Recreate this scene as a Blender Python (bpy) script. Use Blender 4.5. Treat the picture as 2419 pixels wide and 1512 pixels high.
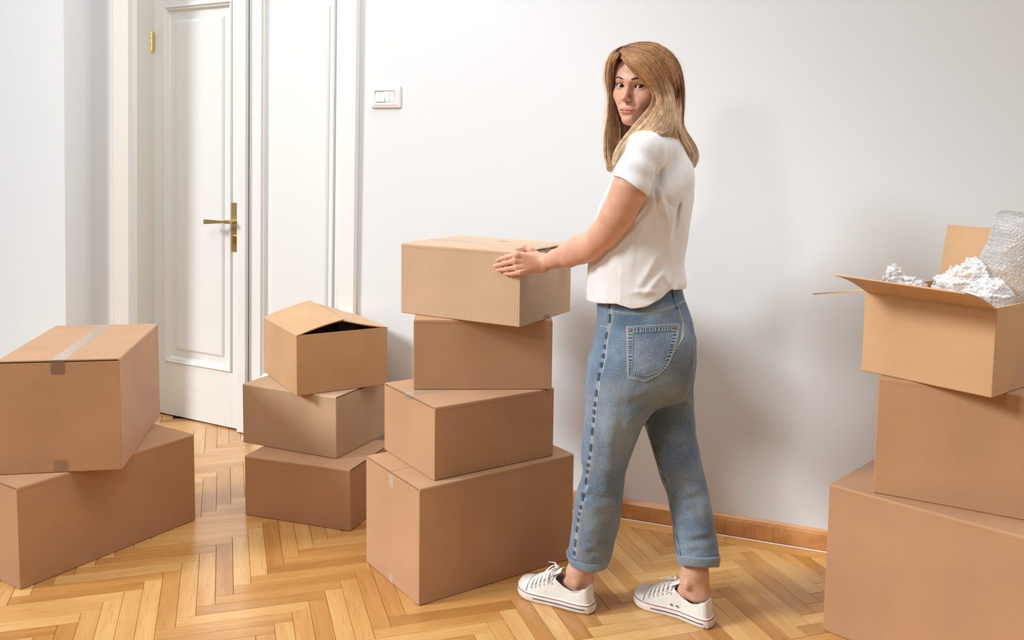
import bpy, bmesh, math, random
import numpy as np
from mathutils import Vector, Matrix
from mathutils.bvhtree import BVHTree

random.seed(7)
RNG = np.random.default_rng(7)
for _o in list(bpy.data.objects):
    bpy.data.objects.remove(_o, do_unlink=True)
SC = bpy.context.scene
COL = SC.collection

# ------------------------------------------------------------------ camera
IMG_W, IMG_H = 2419, 1512
F_PX, PITCH, ROLL, CY = 2139.026, 0.0891529, 0.0134867, -199.254
CAM_Z = 1.335
K = 0.9206 / 0.9206 * 0.90202            # measured units -> metres
K = CAM_Z / 1.48
_cp, _sp, _c, _s = math.cos(PITCH), math.sin(PITCH), math.cos(ROLL), math.sin(ROLL)
_fw, _up, _rt = np.array([0, _cp, -_sp]), np.array([0, _sp, _cp]), np.array([1., 0, 0])
_RT = _c * _rt + _s * _up
_UP = -_s * _rt + _c * _up
CAM = np.array([0, 0, CAM_Z])
cam_data = bpy.data.cameras.new('camera')
cam = bpy.data.objects.new('camera', cam_data)
COL.objects.link(cam)
_m = Matrix(((_RT[0], _UP[0], -_fw[0], 0), (_RT[1], _UP[1], -_fw[1], 0), (_RT[2], _UP[2], -_fw[2], CAM_Z), (0, 0, 0, 1)))
cam.matrix_world = _m
cam_data.sensor_fit = 'HORIZONTAL'
cam_data.sensor_width = 36
cam_data.lens = F_PX / IMG_W * 36
cam_data.shift_y = CY / IMG_W
cam_data.clip_start = 0.05
SC.camera = cam

def ray(u, v):
    d = ((u - IMG_W / 2) / F_PX) * _RT - ((v - IMG_H / 2 - CY) / F_PX) * _UP + _fw
    return d / d[1]
def P(u, v, y):
    """world point seen at photo pixel (u, v), at depth y"""
    return CAM + ray(u, v) * y
def on_line(u, v, y0, s):
    """point on the vertical plane y = y0 + s*x"""
    d = ray(u, v)
    return CAM + d * (y0 / (d[1] - s * d[0]))
def on_floor(u, v, z=0):
    d = ray(u, v)
    return CAM + d * ((z - CAM_Z) / d[2])

# ------------------------------------------------------------------ world, lights, exposure
SC.view_settings.view_transform = 'Standard'
SC.view_settings.look = 'None'
SC.view_settings.gamma = 1
SC.view_settings.use_curve_mapping = False
SC.view_settings.exposure = -0.10
world = bpy.data.worlds.new('world')
SC.world = world
world.use_nodes = True
_bg = world.node_tree.nodes['Background']
_bg.inputs[0].default_value = (1.0, 0.70, 0.50, 1)
_bg.inputs[1].default_value = 0.19

def area(name, loc, target, sx, sy, power, color=(1, 1, 1), spread=180):
    l = bpy.data.lights.new(name, 'AREA')
    l.shape = 'RECTANGLE'; l.size = sx; l.size_y = sy; l.energy = power; l.color = color
    l.spread = math.radians(spread)
    o = bpy.data.objects.new(name, l)
    COL.objects.link(o)
    o.location = loc
    o.rotation_euler = (Vector(target) - Vector(loc)).to_track_quat('-Z', 'Y').to_euler()
    return o
_sun = bpy.data.lights.new('window_sun', 'SUN'); _sun.energy = 3.1; _sun.angle = math.radians(14); _sun.color = (0.95, 0.985, 1.0)
_so = bpy.data.objects.new('window_sun', _sun); COL.objects.link(_so)
_so.location = (-4, 2, 4)
_so.rotation_euler = Vector((1.0, 0.30, -0.62)).to_track_quat('-Z', 'Y').to_euler()
area('window_light_left', (-4.9, 1.7, 2.0), (0.6, 2.9, 1.0), 2.2, 2.4, 20, (0.95, 0.98, 1.0))
area('door_fill', (-1.7, 1.7, 3.5), (-1.75, 4.25, 1.25), 1.0, 1.0, 9, (0.97, 0.985, 1.0), 100)  # unseen fill lamp, added to lift the shade on door and reveal
area('front_softbox', (-1.75, -0.1, 2.35), (0.75, 2.7, 1.3), 0.38, 0.38, 21, (1.0, 0.93, 0.86))
area('window_light_right', (3.9, 1.2, 2.2), (1.2, 3.0, 1.3), 1.4, 1.8, 34, (1.0, 0.93, 0.86))
area('ceiling_bounce', (1.3, 2.6, 4.0), (1.3, 2.65, 0), 5.6, 1.8, 138, (0.91, 0.965, 1.0))

# ------------------------------------------------------------------ helpers
def props(o, label=None, category=None, group=None, kind=None):
    if label: o['label'] = label
    if category: o['category'] = category
    if group: o['group'] = group
    if kind: o['kind'] = kind
    return o
def empty(name, loc=(0, 0, 0), rz=0.0, label=None, category=None, group=None):
    o = bpy.data.objects.new(name, None)
    COL.objects.link(o)
    o.location = loc
    o.rotation_euler = (0, 0, rz)
    o.empty_display_size = 0.1
    return props(o, label, category, group)
def link(name, me, mat=None, parent=None, smooth=False):
    if mat is not None and not me.materials:
        me.materials.append(mat)
    if smooth:
        me.polygons.foreach_set('use_smooth', [True] * len(me.polygons))
    o = bpy.data.objects.new(name, me)
    COL.objects.link(o)
    if parent is not None: o.parent = parent
    return o
def mesh_from(name, verts, faces):
    me = bpy.data.meshes.new(name)
    me.from_pydata([tuple(map(float, v)) for v in verts], [], [tuple(int(i) for i in f) for f in faces])
    me.update()
    return me
def add_attr(me, name, cols):
    a = me.color_attributes.new(name, 'FLOAT_COLOR', 'POINT')
    c = np.ones((len(me.vertices), 4), np.float32)
    c[:, :3] = cols
    a.data.foreach_set('color', c.ravel())

class MB:
    """collects simple solids into one mesh"""
    def __init__(self): self.v, self.f = [], []
    def add(self, v, f):
        n = len(self.v)
        self.v += [tuple(map(float, p)) for p in v]
        self.f += [tuple(i + n for i in q) for q in f]
    def box(self, x0, x1, y0, y1, z0, z1, M=None):
        v = [(x, y, z) for z in (z0, z1) for y in (y0, y1) for x in (x0, x1)]
        if M is not None: v = [tuple(M @ Vector(p)) for p in v]
        self.add(v, [(0, 2, 3, 1), (4, 5, 7, 6), (0, 1, 5, 4), (2, 6, 7, 3), (0, 4, 6, 2), (1, 3, 7, 5)])
    def extrude(self, prof, p0, p1, ex, ez=(0, 0, 1)):
        """closed 2-D profile [(a,b)] spanned by axes ex, ez, swept from p0 to p1"""
        p0, p1, ex, ez = map(np.array, (p0, p1, ex, ez))
        n = len(prof)
        v = [p0 + ex * a + ez * b for a, b in prof] + [p1 + ex * a + ez * b for a, b in prof]
        f = [(i, (i + 1) % n, (i + 1) % n + n, i + n) for i in range(n)]
        f += [tuple(range(n))[::-1], tuple(range(n, 2 * n))]
        self.add(v, f)
    def tube(self, pts, r, n=8, cap=True, flat=1.0, up=None):
        pts = [np.array(p, float) for p in pts]
        rs = r if hasattr(r, '__len__') else [r] * len(pts)
        ref = np.array(up if up is not None else (0, 0, 1.), float)
        vs = []
        for i, p in enumerate(pts):
            t = pts[min(i + 1, len(pts) - 1)] - pts[max(i - 1, 0)]
            t = t / (np.linalg.norm(t) + 1e-12)
            a = np.cross(t, ref)
            if np.linalg.norm(a) < 1e-3: a = np.cross(t, (1, 0, 0))
            a /= np.linalg.norm(a)
            b = np.cross(a, t)
            for k in range(n):
                an = 2 * math.pi * k / n
                vs.append(p + rs[i] * (a * math.cos(an) + b * math.sin(an) * flat))
        m = len(pts)
        f = [(i * n + k, i * n + (k + 1) % n, (i + 1) * n + (k + 1) % n, (i + 1) * n + k) for i in range(m - 1) for k in range(n)]
        if cap: f += [tuple(range(n))[::-1], tuple(range((m - 1) * n, m * n))]
        self.add(vs, f)
    def mesh(self, name):
        me = mesh_from(name, self.v, self.f)
        bm = bmesh.new(); bm.from_mesh(me)
        bmesh.ops.recalc_face_normals(bm, faces=bm.faces)
        bm.to_mesh(me); bm.free()
        return me
    def build(self, name, mat, parent=None, bevel=0, smooth=False, segs=2):
        o = link(name, self.mesh(name), mat, parent, smooth)
        if bevel:
            m = o.modifiers.new('bevel', 'BEVEL'); m.width = bevel; m.segments = segs
            m.limit_method = 'ANGLE'; m.angle_limit = math.radians(35)
            o.data.polygons.foreach_set('use_smooth', [True] * len(o.data.polygons))
            w = o.modifiers.new('wn', 'WEIGHTED_NORMAL')
        return o

# ------------------------------------------------------------------ materials
def mat_new(name):
    m = bpy.data.materials.new(name); m.use_nodes = True
    nt = m.node_tree
    return m, nt, nt.nodes['Principled BSDF']
def N(nt, typ, **kw):
    n = nt.nodes.new(typ)
    for k, v in kw.items(): setattr(n, k, v)
    return n
def simple(name, col, rough=0.5, metal=0.0, spec=0.5, bump=0, bscale=200, coat=0):
    m, nt, b = mat_new(name)
    b.inputs['Base Color'].default_value = (*col, 1)
    b.inputs['Roughness'].default_value = rough
    b.inputs['Metallic'].default_value = metal
    b.inputs['Specular IOR Level'].default_value = spec
    if coat: b.inputs['Coat Weight'].default_value = coat
    tc = N(nt, 'ShaderNodeTexCoord')
    no = N(nt, 'ShaderNodeTexNoise'); no.inputs['Scale'].default_value = bscale
    nt.links.new(tc.outputs['Object'], no.inputs['Vector'])
    if bump:
        bp = N(nt, 'ShaderNodeBump'); bp.inputs['Strength'].default_value = bump; bp.inputs['Distance'].default_value = 0.002
        nt.links.new(no.outputs['Fac'], bp.inputs['Height'])
        nt.links.new(bp.outputs['Normal'], b.inputs['Normal'])
    mp = N(nt, 'ShaderNodeMapRange'); mp.inputs['To Min'].default_value = max(rough - .04, 0); mp.inputs['To Max'].default_value = min(rough + .04, 1)
    nt.links.new(no.outputs['Fac'], mp.inputs['Value']); nt.links.new(mp.outputs['Result'], b.inputs['Roughness'])
    return m
def ramp(nt, stops):
    r = N(nt, 'ShaderNodeValToRGB')
    e = r.color_ramp.elements
    while len(e) < len(stops): e.new(0.5)
    for q, (p, c) in zip(e, stops):
        q.position = p; q.color = (*c, 1) if len(c) == 3 else c
    return r
def lerpc(a, b, t): return tuple(x + (y - x) * t for x, y in zip(a, b))

def cardboard(name, col, flute=0.5):
    """kraft board: speckled paper, soft mottling and the ribs of the fluting under it (UV in metres)"""
    m, nt, b = mat_new(name)
    uv = N(nt, 'ShaderNodeUVMap')
    L = nt.links.new
    n1 = N(nt, 'ShaderNodeTexNoise'); n1.inputs['Scale'].default_value = 5; n1.inputs['Detail'].default_value = 3
    n2 = N(nt, 'ShaderNodeTexNoise'); n2.inputs['Scale'].default_value = 420; n2.inputs['Detail'].default_value = 2
    L(uv.outputs[0], n1.inputs['Vector']); L(uv.outputs[0], n2.inputs['Vector'])
    r1 = ramp(nt, [(0.3, tuple(c * .93 for c in col)), (0.7, tuple(min(c * 1.05, 1) for c in col))])
    r2 = ramp(nt, [(0.32, (.72, .66, .6)), (0.45, (1, 1, 1)), (0.66, (1, 1, 1)), (0.78, (1.15, 1.15, 1.13))])
    L(n1.outputs['Fac'], r1.inputs[0]); L(n2.outputs['Fac'], r2.inputs[0])
    mx = N(nt, 'ShaderNodeMixRGB', blend_type='MULTIPLY'); mx.inputs[0].default_value = .22
    L(r1.outputs[0], mx.inputs[1]); L(r2.outputs[0], mx.inputs[2])
    sp = N(nt, 'ShaderNodeSeparateXYZ'); L(uv.outputs[0], sp.inputs[0])
    w = N(nt, 'ShaderNodeMath', operation='MULTIPLY'); w.inputs[1].default_value = 2 * math.pi / 0.0092
    L(sp.outputs[0], w.inputs[0])
    nd = N(nt, 'ShaderNodeTexNoise'); nd.inputs['Scale'].default_value = 30
    vd = N(nt, 'ShaderNodeVectorMath', operation='MULTIPLY'); vd.inputs[1].default_value = (1, .03, 1)
    L(uv.outputs[0], vd.inputs[0]); L(vd.outputs[0], nd.inputs['Vector'])
    wd = N(nt, 'ShaderNodeMath', operation='MULTIPLY_ADD'); wd.inputs[1].default_value = 9.0; L(nd.outputs['Fac'], wd.inputs[0]); L(w.outputs[0], wd.inputs[2])
    s = N(nt, 'ShaderNodeMath', operation='SINE'); L(wd.outputs[0], s.inputs[0])
    # the ribs show more in some places than others
    nv = N(nt, 'ShaderNodeTexNoise'); nv.inputs['Scale'].default_value = 14
    vm = N(nt, 'ShaderNodeVectorMath', operation='MULTIPLY'); vm.inputs[1].default_value = (1, .12, 1)
    L(uv.outputs[0], vm.inputs[0]); L(vm.outputs[0], nv.inputs['Vector'])
    sm = N(nt, 'ShaderNodeMath', operation='MULTIPLY'); L(s.outputs[0], sm.inputs[0]); L(nv.outputs['Fac'], sm.inputs[1])
    mr = N(nt, 'ShaderNodeMapRange'); mr.inputs['From Min'].default_value = -1; mr.inputs['From Max'].default_value = 1
    mr.inputs['To Min'].default_value = 1 - .09 * flute; mr.inputs['To Max'].default_value = 1 + .05 * flute
    L(sm.outputs[0], mr.inputs['Value'])
    m2 = N(nt, 'ShaderNodeVectorMath', operation='SCALE'); L(mx.outputs[0], m2.inputs[0]); L(mr.outputs[0], m2.inputs['Scale'])
    L(m2.outputs[0], b.inputs['Base Color'])
    bp = N(nt, 'ShaderNodeBump'); bp.inputs['Strength'].default_value = .5 * flute; bp.inputs['Distance'].default_value = 0.0004
    L(sm.outputs[0], bp.inputs['Height'])
    bp2 = N(nt, 'ShaderNodeBump'); bp2.inputs['Strength'].default_value = .12; bp2.inputs['Distance'].default_value = 0.0006
    L(n2.outputs['Fac'], bp2.inputs['Height']); L(bp.outputs['Normal'], bp2.inputs['Normal'])
    L(bp2.outputs['Normal'], b.inputs['Normal'])
    b.inputs['Roughness'].default_value = .62
    b.inputs['Specular IOR Level'].default_value = .35
    b.inputs['Sheen Weight'].default_value = .12
    b.inputs['Sheen Roughness'].default_value = .4
    return m
KRAFT = (0.56, 0.345, 0.205)
M = {}
M['kraft_a'] = cardboard('cardboard_ribbed', (0.57, 0.39, 0.25), .9)
M['kraft_b'] = cardboard('cardboard_plain', (0.515, 0.298, 0.168), 0.22)
M['kraft_dim'] = cardboard('cardboard_dimmed', (0.45, 0.250, 0.135), 0.22)  # plain board in a darker copy: dimmer light painted into the colour
M['kraft_c'] = cardboard('cardboard_warm', (0.57, 0.345, 0.180), 0.3)
M['kraft_edge'] = simple('cardboard_cut_edge', (0.30, 0.18, 0.10), .8, bump=.4, bscale=500)
M['tape'] = None
def tape_mat():
    m, nt, b = mat_new('clear_packing_tape'); L = nt.links.new
    b.inputs['Base Color'].default_value = (0.60, 0.50, 0.40, 1)
    b.inputs['Roughness'].default_value = .14; b.inputs['Specular IOR Level'].default_value = .9
    tc = N(nt, 'ShaderNodeTexCoord'); no = N(nt, 'ShaderNodeTexNoise'); no.inputs['Scale'].default_value = 45; no.inputs['Distortion'].default_value = 1.0
    L(tc.outputs['Object'], no.inputs['Vector'])
    bp = N(nt, 'ShaderNodeBump'); bp.inputs['Strength'].default_value = .6; bp.inputs['Distance'].default_value = .002
    L(no.outputs['Fac'], bp.inputs['Height']); L(bp.outputs['Normal'], b.inputs['Normal'])
    fr = N(nt, 'ShaderNodeFresnel'); fr.inputs['IOR'].default_value = 1.6
    mr = N(nt, 'ShaderNodeMapRange'); mr.inputs['From Min'].default_value = .05; mr.inputs['From Max'].default_value = .35; mr.inputs['To Min'].default_value = .20; mr.inputs['To Max'].default_value = .75
    tr = N(nt, 'ShaderNodeBsdfTransparent'); tr.inputs[0].default_value = (.93, .86, .80, 1); mx = N(nt, 'ShaderNodeMixShader')
    L(fr.outputs[0], mr.inputs['Value']); L(mr.outputs[0], mx.inputs[0]); L(tr.outputs[0], mx.inputs[1]); L(b.outputs[0], mx.inputs[2])
    L(mx.outputs[0], nt.nodes['Material Output'].inputs['Surface'])
    return m
M['tape'] = tape_mat()
M['wall'] = simple('white_wall_paint', (0.745, 0.780, 0.812), .85, spec=.2, bump=.12, bscale=60)
M['paint'] = simple('white_gloss_paint', (0.775, 0.80, 0.80), .32, spec=.5, bump=.05, bscale=25)
M['jamb_paint'] = simple('cream_jamb_paint', (0.80, 0.79, 0.74), .4, spec=.5, bump=.05, bscale=25)
M['ceiling'] = simple('ceiling_paint', (0.85, 0.85, 0.84), .9)
M['plastic'] = simple('white_switch_plastic', (0.86, 0.87, 0.89), .18, spec=.5)
M['brass'] = simple('aged_brass', (0.56, 0.42, 0.20), .36, metal=1.0, bump=.1, bscale=150)
M['gold'] = simple('bright_brass', (0.85, 0.55, 0.12), .2, metal=1.0)
M['ink'] = simple('faded_black_ink', (0.16, 0.13, 0.11), .8)
M['dark'] = simple('dark_gap', (0.03, 0.02, 0.015), .9)
# ------------------------------------------------------------------ floor: herringbone of oak blocks
def wood_mat(name, lo, mid, hi, axis=0, scale=1.0, rough=.3, rnd=True):
    m, nt, b = mat_new(name)
    L = nt.links.new
    tc = N(nt, 'ShaderNodeTexCoord'); oi = N(nt, 'ShaderNodeObjectInfo')
    cb = N(nt, 'ShaderNodeCombineXYZ')
    for i in range(3):
        mm = N(nt, 'ShaderNodeMath', operation='MULTIPLY'); mm.inputs[1].default_value = (7.3, 13.1, 3.7)[i]
        L(oi.outputs['Random'], mm.inputs[0]); L(mm.outputs[0], cb.inputs[i])
    ad = N(nt, 'ShaderNodeVectorMath', operation='ADD'); L(tc.outputs['Object'], ad.inputs[0]); L(cb.outputs[0], ad.inputs[1])
    def stretched(sx, sy):
        v = N(nt, 'ShaderNodeVectorMath', operation='MULTIPLY')
        v.inputs[1].default_value = (sx, sy, 8) if axis == 0 else (sy, sx, 8)
        L(ad.outputs[0], v.inputs[0]); return v
    a = stretched(1.6 * scale, 16 * scale); n1 = N(nt, 'ShaderNodeTexNoise'); n1.inputs['Scale'].default_value = 1.0
    n1.inputs['Detail'].default_value = 4; n1.inputs['Distortion'].default_value = 1.6
    L(a.outputs[0], n1.inputs['Vector'])
    c = stretched(14 * scale, 330 * scale); n2 = N(nt, 'ShaderNodeTexNoise'); n2.inputs['Scale'].default_value = 1.0; n2.inputs['Detail'].default_value = 3
    L(c.outputs[0], n2.inputs['Vector'])
    r1 = ramp(nt, [(0.25, lo), (0.5, mid), (0.75, hi)])
    if rnd:
        # each block its own tone
        w = N(nt, 'ShaderNodeMath', operation='MULTIPLY_ADD'); w.inputs[1].default_value = .46; 
        L(n1.outputs['Fac'], w.inputs[0])
        q = N(nt, 'ShaderNodeMath', operation='MULTIPLY_ADD'); q.inputs[1].default_value = .45; q.inputs[2].default_value = .04
        L(oi.outputs['Random'], q.inputs[0]); L(q.outputs[0], w.inputs[2])
        L(w.outputs[0], r1.inputs[0])
    else:
        L(n1.outputs['Fac'], r1.inputs[0])
    r2 = ramp(nt, [(0.30, (.62, .52, .42)), (0.47, (1, 1, 1)), (1, (1, 1, 1))])
    L(n2.outputs['Fac'], r2.inputs[0])
    mx = N(nt, 'ShaderNodeMixRGB', blend_type='MULTIPLY'); mx.inputs[0].default_value = .55
    L(r1.outputs[0], mx.inputs[1]); L(r2.outputs[0], mx.inputs[2]); L(mx.outputs[0], b.inputs['Base Color'])
    b.inputs['Roughness'].default_value = rough
    b.inputs['Coat Weight'].default_value = .35; b.inputs['Coat Roughness'].default_value = .16
    n3 = N(nt, 'ShaderNodeTexNoise'); n3.inputs['Scale'].default_value = 9; L(ad.outputs[0], n3.inputs['Vector'])
    bp = N(nt, 'ShaderNodeBump'); bp.inputs['Strength'].default_value = .10; bp.inputs['Distance'].default_value = .004
    L(n3.outputs['Fac'], bp.inputs['Height'])
    bp2 = N(nt, 'ShaderNodeBump'); bp2.inputs['Strength'].default_value = .10; bp2.inputs['Distance'].default_value = .0006
    L(n2.outputs['Fac'], bp2.inputs['Height']); L(bp.outputs['Normal'], bp2.inputs['Normal'])
    L(bp2.outputs['Normal'], b.inputs['Normal'])
    return m
M['oak'] = wood_mat('oak_parquet', (0.44, 0.195, 0.050), (0.59, 0.300, 0.090), (0.73, 0.44, 0.17), 0)
M['skirt'] = wood_mat('stained_skirting', (0.42, 0.175, 0.058), (0.56, 0.265, 0.098), (0.68, 0.36, 0.15), 0, .6, .35, rnd=False)
M['subfloor'] = simple('parquet_joint', (0.10, 0.045, 0.018), .9)

DY, DS = 3.90034 * K, -0.552212              # door leaf plane
WY, WS = 3.79715 * K, -0.397346            # back wall plane y = WY + WS*x
WD = np.array([1, WS, 0]); WD /= np.linalg.norm(WD)     # along the wall
WN = np.array([WS, -1, 0]) / math.hypot(1, WS)           # out of the wall, into the room
def wall_at(x): return np.array([x, WY + WS * x, 0])

mb = MB(); mb.box(-5, 5, -2.5, 7, -0.06, -0.004)
floor = mb.build('floor', M['subfloor']); props(floor, kind='structure')

PW, PL = 0.0526 * K / K, 0.3716
TH = math.radians(17.6)
UU = np.array([math.cos(TH), math.sin(TH)]); VV = np.array([-math.sin(TH), math.cos(TH)])
d0 = np.array([-.8405, 2.932])             # middle of one measured block (lying along VV)
plank_me = None
def plank_mesh(L_, W_):
    g, t, bev = .0005, .011, .0009
    v, f = [], []
    for z, i in ((-t, 0), (-bev, 0), (0, bev)):
        for sx, sy in ((-1, -1), (1, -1), (1, 1), (-1, 1)):
            v.append((sx * (L_ / 2 - g - i), sy * (W_ / 2 - g - i), z))
    f = [(0, 1, 5, 4), (1, 2, 6, 5), (2, 3, 7, 6), (3, 0, 4, 7), (4, 5, 9, 8), (5, 6, 10, 9), (6, 7, 11, 10), (7, 4, 8, 11), (8, 9, 10, 11)]
    return mesh_from('parquet_block', v, f)
PMESH = plank_mesh(PL, PW); PMESH.materials.append(M['oak'])
def project(p):
    q = np.asarray(p, float) - CAM
    x, y, z = q @ _RT, q @ _UP, q @ _fw
    return IMG_W / 2 + F_PX * x / z, IMG_H / 2 + CY - F_PX * y / z
cand = []
for i in range(-110, 111):
    for j in range(-16, 17):
        base = d0 + (i * PW + j * PL) * UU + (i * PW - j * PL) * VV
        for kind in (0, 1):
            if kind == 0:
                c, ang = base, TH + math.pi / 2
            else:
                # block lying along UU that starts right of the foot of the first one
                c = base + UU * (PW / 2 + PL / 2) + VV * (-PL / 2 + PW / 2)
                ang = TH
            x, y = c
            if y < .6 or abs(x) > 2.9 or y > max(WY + WS * x + .09, (DY + DS * x + .12) if x < -.55 else 0) or y > 4.9: continue
            u, v = project((x, y, 0))
            cand.append((x, y, ang, u, v))
occl = [(-60, 0, 440, 1150), (600, 0, 900, 1200), (880, 0, 1330, 1310), (2000, 0, 2500, 1440)]
def hidden(u, v):
    return any(a + 60 < u < c - 60 and v < d - 60 for a, b_, c, d in occl)
cand.sort(key=lambda q: (hidden(q[3], q[4]) or not (-90 < q[3] < IMG_W + 90 and q[4] < IMG_H + 110), -q[4]))
stuff = MB()
for n, (x, y, ang, u, v) in enumerate(cand):
    tilt = (random.uniform(-.0006, .0006), random.uniform(-.0025, .0025))
    if n < 300:
        o = bpy.data.objects.new('parquet_block', PMESH); COL.objects.link(o)
        o.location = (x, y, 0); o.rotation_euler = (tilt[1] * .5, tilt[0], ang)
        if random.random() < .5: o.rotation_euler[2] += math.pi
        o.parent = floor
    else:
        Mx = Matrix.Translation((x, y, 0)) @ Matrix.Rotation(ang, 4, 'Z')
        stuff.add([tuple(Mx @ v_.co) for v_ in PMESH.vertices], [tuple(p.vertices) for p in PMESH.polygons])
if stuff.v:
    o = stuff.build('parquet_blocks', M['oak'], floor); props(o, kind='stuff')
print('parquet blocks', len(cand))
# border board laid along the wall
for x0, x1 in ((-.55, .12), (.12, .78), (.78, 1.45), (1.45, 2.1)):
    mb = MB()
    a, b_ = wall_at(x0 + .002), wall_at(x1 - .002)
    mb.extrude([(0.012, -.011), (0.078, -.011), (0.078, .0012), (0.012, .0012)], a, b_, WN)
    mb.build('border_board', M['oak'], floor)

# ------------------------------------------------------------------ back wall, skirting
CEIL = 4.2
def wall_slab(name, p0, p1, n, z0, z1, mat, t=.12):
    mb = MB()
    mb.extrude([(0, z0), (-t, z0), (-t, z1), (0, z1)], p0, p1, n)
    o = mb.build(name, mat); props(o, kind='structure'); return o
DY, DS = 3.90034 * K, -0.552212              # door leaf plane
DD = np.array([1, DS, 0]); DD /= np.linalg.norm(DD)
DN = np.array([DS, -1, 0]) / math.hypot(1, DS)
def on_door(u, off=0.0):
    """ground point of the plane parallel to the door leaves, off metres in front of them, seen in column u"""
    k = DY - off * math.hypot(1, DS)
    q = on_line(u, 560, k, DS); q[2] = 0; return q
def on_wallp(u):
    q = on_line(u, 560, WY, WS); q[2] = 0; return q
REC = .20
wall_left_edge = on_wallp(851)
wall_slab('wall_back', wall_left_edge - WD * .015, wall_at(2.6), WN, -.004, CEIL, M['wall'])
# skirting with a rounded top, 75 mm
mb = MB()
H_S = 0.0826 * K
prof = [(0, 0), (.014, 0), (.0165, .008), (.0165, H_S - .03), (.0155, H_S - .016), (.011, H_S - .006), (.005, H_S), (0, H_S)]
mb.extrude(prof, wall_at(-.55), wall_at(2.6), WN)
sk = mb.build('baseboard_back', M['skirt'], smooth=False); props(sk, kind='structure')
# thin caulk line between skirting and floor, and on top of it
mb = MB(); mb.extrude([(0.0165, .0004), (.0195, .0004), (.0165, .003)], wall_at(-.55), wall_at(2.6), WN)
mb.build('caulk_line', M['paint'], sk)
# a short return hides the joint of wall and skirting behind the boxes

# ------------------------------------------------------------------ door 1: double leaf in a deep reveal
DOOR_TOP = 2.62
def dsolid(mb, u0, u1, off0, off1, z0, z1):
    """slab parallel to the leaves between columns u0..u1"""
    a, b_ = on_door(u0, off1), on_door(u1, off1)
    mb.extrude([(0, z0), (off0 - off1, z0), (off0 - off1, z1), (0, z1)], a, b_, DN)
def dpt(s, off, z):
    """point of door frame coordinates: s metres along leaf plane from the hinge, off in front of it"""
    q = HINGE + DD * s + DN * off
    return np.array([q[0], q[1], z])
HINGE = on_door(361)
def s_of(u, off=0.0):
    return float((on_door(u, off) - HINGE) @ DD)
def dbox(mb, s0, s1, o0, o1, z0, z1):
    mb.extrude([(o0, z0), (o1, z0), (o1, z1), (o0, z1)], dpt(s0, 0, 0), dpt(s1, 0, 0), DN)
def zdoor(u, v, off=0.0):
    k = DY - off * math.hypot(1, DS)
    return float(on_line(u, v, k, DS)[2])

def frame_mould(mb, s0, s1, z0, z1, prof, o=0.0):
    """mitred moulding ring round a rectangle of the leaf; prof [(inset, height)]"""
    rings = []
    for a, h in prof:
        rings.append([dpt(s0 + a, o + h, z0 + a), dpt(s1 - a, o + h, z0 + a), dpt(s1 - a, o + h, z1 - a), dpt(s0 + a, o + h, z1 - a)])
    v = [p for r in rings for p in r]
    f = [(i * 4 + k, i * 4 + (k + 1) % 4, (i + 1) * 4 + (k + 1) % 4, (i + 1) * 4 + k) for i in range(len(rings) - 1) for k in range(4)]
    mb.add(v, f)
    mb.add(rings[-1], [(0, 1, 2, 3)])

def leaf(name, s0, s1, m0, m1, zb, zt, p_out, p_in, label):
    """door leaf s0..s1 with a moulded panel m0..m1 / zb..zt"""
    t = .038
    root = empty(name, tuple(dpt(s0, 0, 0)), 0)
    props(root, label, None, None, 'structure')
    root_inv = Matrix.Translation(root.location).inverted()
    def fin(o):
        o.matrix_parent_inverse = root_inv; return o
    mb = MB()
    z0, z1 = .008, DOOR_TOP
    dbox(mb, s0, m0, -t, 0, z0, z1); dbox(mb, m1, s1, -t, 0, z0, z1)
    fin(mb.build('stile', M['paint'], root, bevel=.0012))
    mb = MB(); dbox(mb, m0, m1, -t, 0, z0, zb); fin(mb.build('bottom_rail', M['paint'], root))
    mb = MB(); dbox(mb, m0, m1, -t, 0, zt, z1); fin(mb.build('top_rail', M['paint'], root))
    mb = MB()
    frame_mould(mb, m0, m1, zb, zt, [(0, .0), (.001, .006), (.005, .009), (.009, .006), (.010, .001), (.016, .001), (.019, -.001), (.020, -.007), (.026, -.012), (.028, -.014)])
    fin(mb.build('panel_moulding', M['paint'], root))
    # raised field of the panel
    f0, f1, g0, g1 = p_in
    mb = MB()
    frame_mould(mb, f0 - .004, f1 + .004, g0 - .004, g1 + .004, [(0, -.0135), (.002, -.010), (.010, -.0060), (.012, -.0055)])
    fin(mb.build('raised_panel', M['paint'], root))
    return root, fin
zb1, zt1 = zdoor(470, 866), zdoor(470, 8)
door_left, fin1 = leaf('door_1', s_of(361), s_of(574), s_of(391), s_of(548), zb1, zt1, None,
    (s_of(416, -.008), s_of(526, -.008), zdoor(470, 834), zdoor(470, 44)), 'left leaf of the white double door, brass lever handle on it')
door_right, fin2 = leaf('door_2', s_of(588), s_of(806), s_of(616), s_of(789), zb1, zdoor(700, 0) + .06, None,
    (s_of(640, -.008), s_of(771, -.008), zdoor(470, 834), zdoor(700, 20)), 'right leaf of the white double door, beside the light switch')
# rebate strip standing proud on the edge of the left leaf
mb = MB(); dbox(mb, s_of(559, .022), s_of(579, .022), 0, .022, .003, DOOR_TOP)
fin1(mb.build('rebate_strip', M['paint'], door_left, bevel=.002))
mb = MB(); dbox(mb, s_of(577), s_of(590), -.05, -.03, .0, DOOR_TOP)
fin2(mb.build('rebate', M['jamb_paint'], door_right))
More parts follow.
